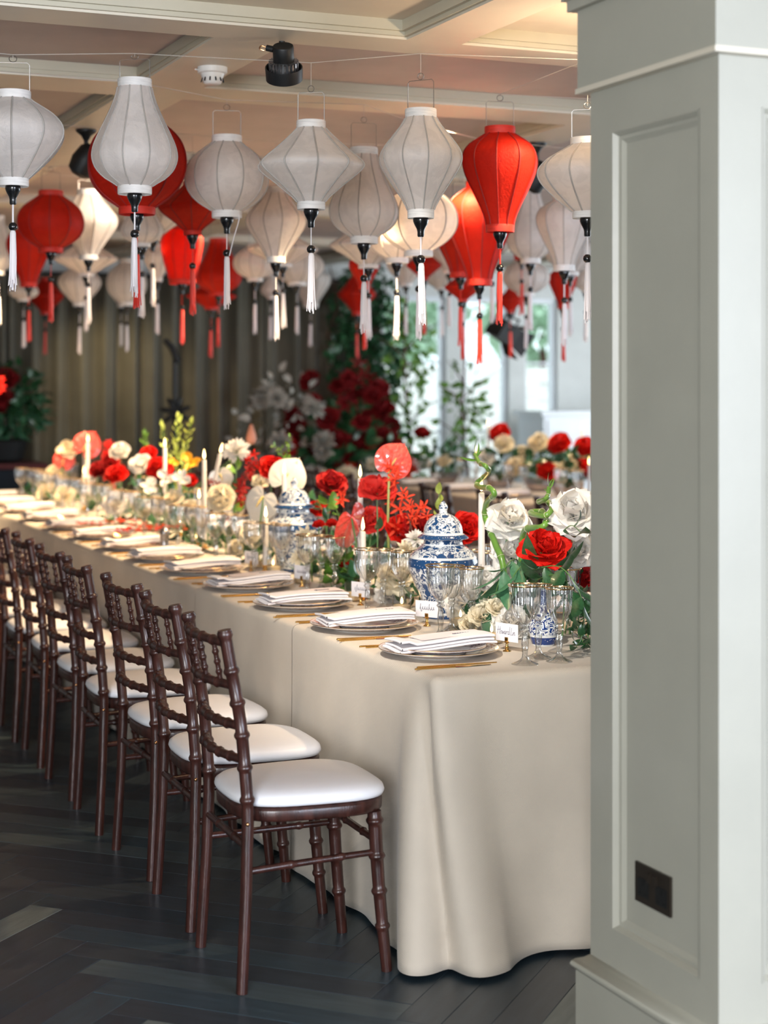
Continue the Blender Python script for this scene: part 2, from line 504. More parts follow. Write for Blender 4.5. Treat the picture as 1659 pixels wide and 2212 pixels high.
class MB:
    def __init__(s):
        s.v, s.f, s.m = [], [], []

    def add(s, v, f, mi=0, T=None):
        o = len(s.v)
        s.v += [tuple(T @ Vector(p)) for p in v] if T else [tuple(p) for p in v]
        s.f += [tuple(i + o for i in q) for q in f]
        s.m += [mi] * len(f)
        return s

    def merge(s, o, T=None, mi=None):
        k = len(s.v)
        s.v += [tuple(T @ Vector(p)) for p in o.v] if T else o.v
        s.f += [tuple(i + k for i in q) for q in o.f]
        s.m += o.m if mi is None else [mi] * len(o.f)
        return s

    def box(s, a, b, mi=0, T=None):
        x0, y0, z0 = a
        x1, y1, z1 = b
        return s.add([(x0, y0, z0), (x1, y0, z0), (x1, y1, z0), (x0, y1, z0), (x0, y0, z1), (x1, y0, z1), (x1, y1, z1), (x0, y1, z1)],
                     [(3, 2, 1, 0), (4, 5, 6, 7), (0, 1, 5, 4), (1, 2, 6, 5), (2, 3, 7, 6), (3, 0, 4, 7)], mi, T)

    def lathe(s, prof, seg=24, mi=0, T=None, flute=None):
        """prof: (r, z) from the bottom up; r = 0 closes in a point."""
        v, f, rows = [], [], []
        for k, (r, z) in enumerate(prof):
            if r <= 1e-6:
                rows.append([len(v)])
                v.append((0, 0, z))
            else:
                rows.append(list(range(len(v), len(v) + seg)))
                for i in range(seg):
                    a = 2 * PI * i / seg
                    q = r * (1 + flute(a, k)) if flute else r
                    v.append((q * math.cos(a), q * math.sin(a), z))
        for A, B in zip(rows, rows[1:]):
            for i in range(seg):
                j = (i + 1) % seg
                if len(A) == 1 and len(B) > 1:
                    f.append((A[0], B[j], B[i]))
                elif len(B) == 1 and len(A) > 1:
                    f.append((A[i], A[j], B[0]))
                elif len(A) > 1:
                    f.append((A[i], A[j], B[j], B[i]))
        return s.add(v, f, mi, T)

    def tube(s, pts, r, seg=8, mi=0, T=None, caps=True):
        pts = [Vector(p) for p in pts]
        n = len(pts)
        rr = r if isinstance(r, (list, tuple)) else [r] * n
        v, f = [], []
        up = Vector((0, 0, 1))
        t0 = (pts[1] - pts[0]).normalized()
        if abs(t0.z) > 0.9:
            up = Vector((1, 0, 0))
        x = t0.cross(up).normalized()
        for i, p in enumerate(pts):
            t = (pts[min(i + 1, n - 1)] - pts[max(i - 1, 0)]).normalized()
            x = (x - t * x.dot(t))
            x = x.normalized() if x.length > 1e-6 else t.orthogonal().normalized()
            y = t.cross(x)
            for k in range(seg):
                a = 2 * PI * k / seg
                v.append(p + (x * math.cos(a) + y * math.sin(a)) * rr[i])
        for i in range(n - 1):
            for k in range(seg):
                j = (k + 1) % seg
                f.append((i * seg + k, i * seg + j, (i + 1) * seg + j, (i + 1) * seg + k))
        if caps:
            f.append(tuple(reversed(range(seg))))
            f.append(tuple(range((n - 1) * seg, n * seg)))
        return s.add(v, f, mi, T)

    def grid(s, fn, nu, nv, mi=0, T=None, wrap=False):
        v = [fn(i / (nu if wrap else nu - 1), j / (nv - 1)) for j in range(nv) for i in range(nu)]
        f = []
        for j in range(nv - 1):
            for i in range(nu if wrap else nu - 1):
                k = (i + 1) % nu
                f.append((j * nu + i, j * nu + k, (j + 1) * nu + k, (j + 1) * nu + i))
        return s.add(v, f, mi, T)

    def mesh(s, name, mats, sharp=40):
        me = bpy.data.meshes.new(name)
        me.from_pydata(s.v, [], s.f)
        for m in (mats if isinstance(mats, (list, tuple)) else [mats]):
            me.materials.append(m)
        if len(me.materials) > 1:
            me.polygons.foreach_set('material_index', s.m)
        me.polygons.foreach_set('use_smooth', [sharp > 0] * len(me.polygons))
        me.update()
        if 0 < sharp < 180:
            me.set_sharp_from_angle(angle=R_(sharp))
        return me


def ob(name, mesh, parent=None, loc=None, rot=None, scale=None, mw=None, kind=None, label=None):
    if isinstance(mesh, tuple):
        mesh = mesh[0].mesh(name, mesh[1], *mesh[2:])
    o = bpy.data.objects.new(name, mesh)
    COL.objects.link(o)
    if parent:
        o.parent = parent
    if mw is not None:
        o.matrix_local = mw
    if loc is not None:
        o.location = loc
    if rot is not None:
        o.rotation_euler = rot
    if scale is not None:
        o.scale = scale if isinstance(scale, (tuple, list, Vector)) else (scale,) * 3
    if kind:
        o['kind'] = kind
    if label:
        o['label'] = label
    return o


def tag(o, label, cat, group=None, kind=None):
    o['label'], o['category'] = label, cat
    if group:
        o['group'] = group
    if kind:
        o['kind'] = kind
    return o


def thing(name, label, cat, loc=(0, 0, 0), rot=(0, 0, 0), group=None):
    o = bpy.data.objects.new(name, None)
    COL.objects.link(o)
    o.location, o.rotation_euler = loc, rot
    return tag(o, label, cat, group)


def dup(root, loc, rz=0.0, label=None, rot=None, scale=None):
    r = root.copy()
    COL.objects.link(r)
    r.location = loc
    r.rotation_euler = rot if rot else (0, 0, rz)
    if scale:
        r.scale = (scale,) * 3
    if label:
        r['label'] = label
    for ch in KIDS.setdefault(root.name, list(root.children)):
        c = ch.copy()
        COL.objects.link(c)
        c.parent = r
        for g in KIDS.setdefault(ch.name, list(ch.children)):
            d = g.copy()
            COL.objects.link(d)
            d.parent = c
    return r


KIDS = {}
ORD = ['first', 'second', 'third', 'fourth', 'fifth', 'sixth', 'seventh', 'eighth', 'ninth', 'tenth', 'eleventh', 'twelfth', 'thirteenth', 'fourteenth']


def lerp(a, b, t):
    return a + (b - a) * t


def interp(tab, t):
    for (t0, v0), (t1, v1) in zip(tab, tab[1:]):
        if t <= t1:
            return lerp(v0, v1, (t - t0) / (t1 - t0)) if t1 > t0 else v1
    return tab[-1][1]


def smooth_path(pts, n):
    """Catmull-Rom through pts, n samples."""
    P = [Vector(p) for p in pts]
    P = [P[0] * 2 - P[1]] + P + [P[-1] * 2 - P[-2]]
    out = []
    m = len(P) - 3
    for k in range(n):
        u = k / (n - 1) * m
        i = min(int(u), m - 1)
        t = u - i
        a, b, c, d = P[i:i + 4]
        out.append(0.5 * ((2 * b) + (c - a) * t + (2 * a - 5 * b + 4 * c - d) * t * t + (3 * b - a - 3 * c + d) * t ** 3))
    return out


def ray(px, py):
    k = (px - 829.5) / FPX
    return Vector((SY + CY * k, CY - SY * k, -(py - 828) / FPX))


def at_d(px, py, d):
    """World point seen at photo position (px, py), d metres deep."""
    r = ray(px, py) * d
    return Vector((r.x, r.y, r.z + CAM_H))


def at_x(px, py, x):
    r = ray(px, py)
    return at_d(px, py, x / r.x)


def at_z(px, py, z):
    r = ray(px, py)
    return at_d(px, py, (z - CAM_H) / r.z)


# ------------------------------------------------------------------ the room
def struct(name, mb, mats, parent=None, sharp=40):
    o = ob(name, mb.mesh(name, mats, sharp), parent)
    o['kind'] = 'structure'
    return o


def slabs(*bs):
    mb = MB()
    for a, b in bs:
        mb.box(a, b)
    return mb


BACK = 15.0
floor = struct('floor', slabs(((-3, -4, -0.08), (10, BACK + 0.2, -0.013))), M['subfloor'])
# herringbone planks, axis of the zigzag along the room
PL, PW = 0.88, 0.11
pm = []
for m in M['planks']:
    mb = MB()
    g, e, t = 0.0005, 0.0009, 0.0125
    x, y = PL / 2 - g, PW / 2 - g
    mb.add([(-x, -y, -t), (x, -y, -t), (x, y, -t), (-x, y, -t), (-x, -y, -e), (x, -y, -e), (x, y, -e), (-x, y, -e),
            (-x + e, -y + e, 0), (x - e, -y + e, 0), (x - e, y - e, 0), (-x + e, y - e, 0)],
           [(0, 1, 5, 4), (1, 2, 6, 5), (2, 3, 7, 6), (3, 0, 4, 7), (4, 5, 9, 8), (5, 6, 10, 9), (6, 7, 11, 10), (7, 4, 8, 11), (8, 9, 10, 11)])
    pm.append(mb)
pmesh = [mb.mesh('plank', m, 20) for mb, m in zip(pm, M['planks'])]
planks = []
s2 = math.sqrt(0.5)
prnd = random.Random(4)
for ci in range(-6, 14):
    for ri in range(-40, 105):
        # one plank per (column, row): columns alternate in direction
        up = ci % 2 == 0
        cx = 1.04 + (ci + 0.5) * PL * s2
        cy = ri * PW / s2 + (0.06 if up else 0.06 + PW * s2)
        if -2.9 < cx < 9.9 and -3.9 < cy < BACK:
            a = -PI / 4 if up else PI / 4
            mi = prnd.choices(range(5), (30, 26, 18, 8, 18))[0]
            d = SY * cx + CY * cy
            k = (CY * cx - SY * cy) / d if d > 0.5 else 9
            px, py = 829.5 + FPX * k, 828 + CAM_H / d * FPX if d > 0.5 else 9e9
            seen = -160 < px < 1420 and 1500 < py < 2420 and not (cx > 2.15 and cy > 4.2)
            planks.append((0 if seen else 1, d, cx, cy, a, mi))
planks.sort()
far = [MB() for _ in pm]
for n, (u, d, cx, cy, a, mi) in enumerate(planks):
    dz = prnd.uniform(-0.0006, 0.0002)
    if n < 300:
        ob('plank', pmesh[mi], floor, (cx, cy, dz), (0, 0, a))
    else:
        far[0].merge(pm[mi], Matrix.Translation((cx, cy, dz)) @ Matrix.Rotation(a, 4, 'Z'), mi)
ob('plank_field', (far[0], M['planks'], 20), floor, kind='stuff')

# ceiling: coffers with painted beams
ZB, ZC = 2.60, 2.655
ceil = struct('ceiling', slabs(((-3, 5.1, ZC), (10, BACK + 0.2, ZC + 0.1))), M['coffer'])
ob('coffer_panel', (slabs(((-3, -4, ZC), (10, 5.1, ZC + 0.1))), M['coffer_cream']), ceil, label='cream painted coffer panel')
bm_ = lambda a, b: ob('beam', (slabs((a, b)), M['beam']), ceil)
bm_((-3, 4.93, ZB), (10, 5.13, ZC))
for y0, y1 in ((6.02, 6.30), (8.15, 8.43), (10.3, 10.58), (12.5, 12.78)):
    bm_((-3, y0, ZB), (10, y1, ZC))
for x0, x1 in ((2.17, 2.36), (-0.6, -0.4)):
    bm_((x0, -4, ZB), (x1, 4.93, ZC))
for x0, x1 in ((-0.30, -0.05), (1.60, 1.84), (3.50, 3.74), (5.4, 5.64), (7.3, 7.54)):
    for y0, y1 in ((5.13, 6.02), (6.30, 8.15), (8.43, 10.3), (10.58, 12.5), (12.78, BACK)):
        bm_((x0, y0, ZB), (x1, y1, ZC))


def moulding(x0, x1, y0, y1, w=0.028):
    """Two-step coffer moulding run round the inside of a coffer."""
    for k, (ww, z0) in enumerate(((w, ZB + 0.022), (w * 0.5, ZB + 0.008))):
        mb = MB()
        mb.box((x0, y1 - ww, z0), (x1, y1, ZC))
        mb.box((x0, y0, z0), (x1, y0 + ww, ZC))
        mb.box((x0, y0 + ww, z0), (x0 + ww, y1 - ww, ZC))
        mb.box((x1 - ww, y0 + ww, z0), (x1, y1 - ww, ZC))
        ob('coffer_moulding', (mb, M['moulding']), ceil, label='olive cream painted moulding')


moulding(-0.4, 2.17, 1.5, 4.93)
moulding(2.36, 5.5, 3.4, 4.93)
moulding(1.84, 3.50, 5.13, 6.02, 0.016)
moulding(-0.05, 1.60, 5.13, 6.02, 0.016)
moulding(1.84, 3.50, 6.30, 8.15, 0.02)
moulding(-0.05, 1.60, 6.30, 8.15, 0.02)
moulding(3.74, 5.4, 6.30, 8.15, 0.02)

struct('wall_left', slabs(((-3.1, -4, 0), (-3.0, BACK, ZC))), M['wallgrey'])
struct('wall_front', slabs(((-3, -4.1, 0), (10, -4, ZC))), M['wallpale'])
struct('wall_right', slabs(((10, -4, 0), (10.1, BACK, ZC))), M['wallpale'])
# back wall: solid behind the drape, then three window bays
WZ0, WZ1 = 0.30, 2.36
wx = [(6.36, 7.02), (7.22, 7.70), (7.88, 8.24)]
edges = [-3.0] + [v for w in wx for v in w] + [10.0]
mb = MB()
for i in range(0, len(edges), 2):
    mb.box((edges[i], BACK, 0), (edges[i + 1], BACK + 0.2, ZC))
for a, b in wx:
    mb.box((a, BACK, WZ1), (b, BACK + 0.2, ZC))
    mb.box((a, BACK, 0), (b, BACK + 0.2, WZ0))
struct('wall_back', mb, M['wallpale'])
for i, (a, b) in enumerate(wx):
    w = struct('window_%d' % (i + 1), slabs(((a, BACK + 0.05, WZ0), (a + 0.035, BACK + 0.13, WZ1)), ((b - 0.035, BACK + 0.05, WZ0), (b, BACK + 0.13, WZ1)),
                                           ((a + 0.035, BACK + 0.05, WZ0), (b - 0.035, BACK + 0.13, WZ0 + 0.05)), ((a + 0.035, BACK + 0.05, WZ1 - 0.05), (b - 0.035, BACK + 0.13, WZ1))), M['whitepaint'])
    zs = [WZ0 + 0.05, 1.05, 1.72, WZ1 - 0.05]
    for k in range(3):
        ob('pane', (slabs(((a + 0.035, BACK + 0.085, zs[k] + 0.008), (b - 0.035, BACK + 0.089, zs[k + 1] - 0.008))), M['glass_pane']), w)
    for k in (1, 2):
        ob('glazing_bar', (slabs(((a + 0.035, BACK + 0.07, zs[k] - 0.011), (b - 0.035, BACK + 0.105, zs[k] + 0.011))), M['whitepaint']), w)
    ob('window_sill', (slabs(((a - 0.03, BACK - 0.06, WZ0 - 0.03), (b + 0.03, BACK + 0.06, WZ0))), M['whitepaint']), w)
# terrace outside
struct('exterior_ground', slabs(((-6, BACK + 0.2, -0.3), (30, 34, -0.1))), M['stone'])
ext = struct('exterior_wall', slabs(((3, 22.0, -0.1), (22, 22.4, 0.05))), M['stone'])
srnd = random.Random(3)
blk = [slabs(((0, 0, 0), (w, 0.32, 0.235))).mesh('stone_block', M['stone'], 20) for w in (0.7, 0.85, 1.0)]
for row in range(7):
    x = 7.0 - (row % 2) * 0.4
    while x < 14.5:
        k = srnd.randrange(3)
        ob('stone_block', blk[k], ext, (x, 22.0 + srnd.uniform(-0.02, 0.02), 0.05 + row * 0.245))
        x += (0.7, 0.85, 1.0)[k] + 0.012


# ------------------------------------------------------------------ panelled pillar
RC = 0.022
ZP0, ZP1, YP0, YP1 = 0.295, 2.085, 2.985, 3.335
XP0, XP1 = 2.075, 2.99
colm = struct('column', slabs(((1.97 + RC, 2.915 + RC, 0.2), (3.1, 3.43, 2.19))), M['paint'])
for nm, a, b in (('stile', (1.97, 2.915, 0.2), (1.97 + RC, YP0, 2.19)), ('stile', (1.97, YP1, 0.2), (1.97 + RC, 3.43, 2.19)), ('rail', (1.97, YP0, 0.2), (1.97 + RC, YP1, ZP0)), ('rail', (1.97, YP0, ZP1), (1.97 + RC, YP1, 2.19)),
                 ('stile', (1.97 + RC, 2.915, 0.2), (XP0, 2.915 + RC, 2.19)), ('stile', (XP1, 2.915, 0.2), (3.1, 2.915 + RC, 2.19)), ('rail', (XP0, 2.915, 0.2), (XP1, 2.915 + RC, ZP0)), ('rail', (XP0, 2.915, ZP1), (XP1, 2.915 + RC, 2.19))):
    ob(nm, (slabs((a, b)), M['paint']), colm)
ob('column_head', (slabs(((1.948, 2.893, 2.196), (3.12, 3.452, 2.40))), M['paint']), colm)
ob('head_bead', (slabs(((1.944, 2.889, 2.184), (3.124, 3.456, 2.196))), M['beam']), colm, label='bead under the pillar head, its lit edge painted cream')  # cream instead of sage puts the light caught along this edge into colour
ob('column_head', (slabs(((1.93, 2.875, 2.375), (3.14, 3.47, 2.40))), M['paint']), colm)
mb = MB()
for k, (o, z0, z1) in enumerate(((0.05, 2.40, 2.425), (0.065, 2.425, 2.46), (0.09, 2.46, 2.50), (0.07, 2.50, ZB))):
    mb.box((1.97 - o, 2.915 - o, z0), (3.1 + o, 3.43 + o, z1))
ob('cornice', (mb, M['paint']), colm)
mb = MB()
mb.box((1.945, 2.89, 0), (3.125, 3.455, 0.172))
ob('plinth', (mb, M['paint']), colm)
mb = MB()
n = 7
sec = [(-0.025 - 0.010 * math.sin(PI * k / (n - 1)), 0.172 + 0.026 * k / (n - 1)) for k in range(n)] + [(-0.012, 0.203), (0.0, 0.212)]
v, f = [], []
for o, z in sec:
    v += [(1.97 + o, 2.915 + o, z), (3.1 - o, 2.915 + o, z), (3.1 - o, 3.43 - o, z), (1.97 + o, 3.43 - o, z)]
for k in range(len(sec) - 1):
    for i in range(4):
        j = (i + 1) % 4
        f.append((k * 4 + i, k * 4 + j, k * 4 + 4 + j, k * 4 + 4 + i))
mb.add(v, f)
ob('plinth_torus', (mb, M['paint'], 60), colm)
# sunk panels: a stepped moulding runs down into each recess
PROF_M = [(0.0, RC + 0.001), (0.004, RC + 0.001), (0.009, 0.016), (0.012, 0.012), (0.0125, 0.010), (0.020, 0.0085), (0.026, 0.003), (0.030, 0.0005)]


def sunk_moulding(put, a0, a1, z0, z1, flip):
    v, f = [], []
    for d, h in PROF_M:
        v += [put(a0 + d, z0 + d, h), put(a1 - d, z0 + d, h), put(a1 - d, z1 - d, h), put(a0 + d, z1 - d, h)]
    for k in range(len(PROF_M) - 1):
        for i in range(4):
            j = (i + 1) % 4
            q = (k * 4 + i, k * 4 + j, k * 4 + 4 + j, k * 4 + 4 + i)
            f.append(tuple(reversed(q)) if flip else q)
    return MB().add(v, f)


ob('panel_moulding', (sunk_moulding(lambda a, z, h: (1.97 + RC - h, a, z), YP0, YP1, ZP0, ZP1, True), M['paint'], 25), colm)
ob('panel_moulding', (sunk_moulding(lambda a, z, h: (a, 2.915 + RC - h, z), XP0, XP1, ZP0, ZP1, False), M['paint'], 25), colm)
# double socket on the aisle face
zs0, zs1 = at_x(1377, 1943, 1.97 + RC).z, at_x(1377, 1858, 1.97 + RC).z
ysa, ysb = at_x(1377, 1900, 1.97 + RC).y, at_x(1453, 1930, 1.97 + RC).y
yc, zc = (ysa + ysb) / 2, (zs0 + zs1) / 2
sk = thing('wall_socket', 'bronze double wall socket low on the sage green pillar', 'socket', (1.97 + RC - 0.0005, yc, zc))
hy, hz = abs(ysa - ysb) / 2, 0.043
mb = MB()
mb.box((-0.006, -hy, -hz), (0, hy, hz))
ob('face_plate', (mb, M['bronze']), sk)
for s in (1, -1):
    cy_ = s * hy * 0.52
    mb = MB()
    mb.box((-0.0072, cy_ - 0.022, -0.028), (-0.0055, cy_ + 0.022, 0.012))
    so = ob('outlet_insert', (mb, M['black_metal']), sk)
    mb = MB()
    mb.box((-0.0078, cy_ - 0.0035, -0.004), (-0.006, cy_ + 0.0035, 0.010))
    mb.box((-0.0078, cy_ - 0.015, -0.022), (-0.006, cy_ - 0.007, -0.017))
    mb.box((-0.0078, cy_ + 0.007, -0.022), (-0.006, cy_ + 0.015, -0.017))
    ob('pin_hole', (mb, M['black_hole']), so)
    mb = MB()
    mb.box((-0.0095, s * 0.013 - 0.006, 0.008), (-0.0055, s * 0.013 + 0.006, 0.030))
    ob('rocker_switch', (mb, M['bronze']), sk)

# ------------------------------------------------------------------ banquet chair
WOOD = M['dark_wood']


def bamboo_tube(pts, r0, r1, rings, seg=12, cap=False, h=0.30, n=46, w=0.010):
    P = smooth_path(pts, n)
    ln = [0]
    for a, b in zip(P, P[1:]):
        ln.append(ln[-1] + (b - a).length)
    T = ln[-1]
    ts = sorted(set([k / 20 for k in range(21)] + [min(1, max(0, q + d / T)) for q in rings for d in (-w, -w * 0.55, -w * 0.2, w * 0.2, w * 0.55, w)] + ([1 - 0.03 / T, 1 - 0.022 / T, 1 - 0.014 / T, 1 - 0.006 / T, 1 - 0.002 / T] if cap else [])))
    pts2, rr = [], []
    for t in ts:
        s = t * T
        i = 0
        while i < len(ln) - 2 and ln[i + 1] < s:
            i += 1
        pts2.append(P[i].lerp(P[i + 1], (s - ln[i]) / max(1e-9, ln[i + 1] - ln[i])))
        r = lerp(r0, r1, t)
        k = 0
        for q in rings:
            d = abs(t - q) * T
            if d < w:
                k = max(k, math.cos(d / w * PI / 2) ** 1.5)
        if cap:
            d = (1 - t) * T
            if d < 0.031:
                k = max(k, 0.75 if 0.004 < d < 0.016 else (0.05 if d > 0.017 else 0.2))
        rr.append(r * (1 + h * k))
    mb = MB()
    mb.tube(pts2, rr, seg)
    return mb


def post_x(z):
    return interp([(0, -0.200), (0.25, -0.186), (0.45, -0.180), (0.65, -0.194), (0.905, -0.240)], z)


def post_y(z):
    return interp([(0, 0.192), (0.25, 0.184), (0.45, 0.178), (0.905, 0.174)], z)


def seat_outline(a, grow=0.0):
    c, s = math.cos(a), math.sin(a)
    e = 2 / 3.4
    x = math.copysign(abs(c) ** e, c) * (0.203 + grow)
    w = 0.203 - 0.022 * (0.5 - x / 0.41)
    y = math.copysign(abs(s) ** e, s) * (w + grow)
    return x + 0.012, y


def seat_loft(levels, seg=44):
    mb = MB()
    v, f = [], []
    for g, z in levels:
        for i in range(seg):
            x, y = seat_outline(2 * PI * i / seg, g)
            v.append((x, y, z))
    for k in range(len(levels) - 1):
        for i in range(seg):
            j = (i + 1) % seg
            f.append((k * seg + i, k * seg + j, (k + 1) * seg + j, (k + 1) * seg + i))
    f.append(tuple(reversed(range(seg))))
    f.append(tuple(range((len(levels) - 1) * seg, len(levels) * seg)))
    return mb.add(v, f)


def build_chair():
    t = thing('banquet_chair', 'x', 'chair', group='dark wooden bamboo-turned banquet chairs')
    ob('seat_frame', (seat_loft([(-0.012, 0.412), (-0.004, 0.414), (-0.001, 0.420), (0.0, 0.440), (-0.003, 0.447), (-0.012, 0.450)]), WOOD, 60), t)
    ob('seat_pad', (seat_loft([(-0.010, 0.450), (0.001, 0.453), (0.005, 0.462), (0.002, 0.473), (-0.010, 0.482), (-0.035, 0.489), (-0.075, 0.494), (-0.13, 0.497), (-0.19, 0.498)]), M['white_vinyl'], 180), t)
    for s in (1, -1):
        ob('back_post', (bamboo_tube([(post_x(z), s * post_y(z), z) for z in (0, 0.12, 0.25, 0.36, 0.45, 0.56, 0.68, 0.80, 0.905)], 0.0150, 0.0165, [0.525, 0.615, 0.705, 0.795, 0.885], cap=True), WOOD, 60), t)
    for s in (1, -1):
        ob('front_leg', (bamboo_tube([(0.166, s * 0.160, 0.415), (0.178, s * 0.163, 0.22), (0.198, s * 0.168, 0)], 0.0185, 0.0145, [0.06, 0.28, 0.50, 0.72]), WOOD, 60), t)
    for z, k in ((0.872, 5), (0.765, 4), (0.662, 5), (0.578, 5)):
        x, y = post_x(z), post_y(z)
        pts = [(x - 0.034 * (1 - (q / 3) ** 2), q / 3 * y, z + (0.004 * (1 - (q / 3) ** 2) if z > 0.8 else 0)) for q in range(-3, 4)]
        ob('back_rail', (bamboo_tube(pts, 0.0115, 0.0115, [(i + 1) / (k + 1) for i in range(k)], 10, n=30, w=0.008), WOOD, 60), t)
    for i in range(4):
        q = (i - 1.5) / 2.1
        pts = []
        for z in (0.768, 0.80, 0.84, 0.870):
            x, y = post_x(z), post_y(z)
            pts.append((x - 0.034 * (1 - q * q), q * y * 0.93, z))
        ob('spindle', (bamboo_tube(pts, 0.0068, 0.0068, [0.25, 0.5, 0.75], 8, h=0.42, n=14, w=0.008), WOOD, 60), t)
    for s in (1, -1):
        z = 0.305
        ob('side_stretcher', (bamboo_tube([(post_x(z), s * post_y(z), z - 0.006), (0.0, s * 0.17, z), (0.172, s * 0.163, z + 0.004)], 0.0095, 0.0085, [0.33, 0.72], 8, n=12), WOOD, 60), t)
    ob('front_stretcher', (bamboo_tube([(0.172, -0.16, 0.338), (0.172, 0, 0.338), (0.172, 0.16, 0.338)], 0.0095, 0.0095, [0.3, 0.7], 8, n=12), WOOD, 60), t)
    ob('rear_stretcher', (bamboo_tube([(post_x(0.36), -0.17, 0.36), (post_x(0.36), 0, 0.36), (post_x(0.36), 0.17, 0.36)], 0.0095, 0.0095, [0.3, 0.7], 8, n=12), WOOD, 60), t)
    mb = MB()
    mb.lathe([(0.0055, 0), (0.005, 0.002), (0.003, 0.0036), (0, 0.0042)], 8)
    bm = mb.mesh('bolt', M['bolt'], 60)
    for s in (1, -1):
        ob('bolt', bm, t, (post_x(0.42) - 0.004, s * (post_y(0.42) + 0.0145), 0.42), (-s * PI / 2, 0, 0))
    return t


chair_y = [4.252, 4.769, 5.296, 5.866, 6.381, 6.942, 7.48, 8.03, 8.57, 9.12, 9.66, 10.21, 10.75, 11.3, 11.85]
chair_x = [1.545, 1.566, 1.583, 1.575, 1.588, 1.60, 1.60, 1.60, 1.60, 1.60, 1.6, 1.6, 1.6, 1.6, 1.6]
chair0 = build_chair()
crnd = random.Random(8)
WORDN = ORD + ['fifteenth']
for i, (x, y) in enumerate(zip(chair_x, chair_y)):
    lab = 'dark wooden chair with white seat, %s in the aisle row from the pillar end' % WORDN[i]
    if i == 0:
        lab = 'dark wooden chair with white seat closest to the pillar, all legs in view'
        chair0.location, chair0['label'] = (x, y, 0), lab
        chair0.rotation_euler = (0, 0, R_(-1.5))
    else:
        dup(chair0, (x, y, 0), R_(crnd.uniform(-2.5, 2.0)), lab)
for i, y in enumerate([4.95, 5.65, 6.25, 6.85, 7.45, 8.05, 8.65, 9.25, 9.85, 10.45, 11.05, 11.65]):
    dup(chair0, (3.30 + crnd.uniform(-0.02, 0.03), y, 0), PI + R_(crnd.uniform(-3, 3)), 'dark banquet chair on the far side of the long table, %s from the pillar' % ORD[i])
for i, y in enumerate([7.3, 8.05, 8.8, 9.55, 10.3, 11.05, 11.8, 12.5]):
    dup(chair0, (4.62 + crnd.uniform(-0.02, 0.03), y, 0), R_(crnd.uniform(-3, 3)), 'dark banquet chair at the second table by the windows, %s from the pillar' % ORD[i])


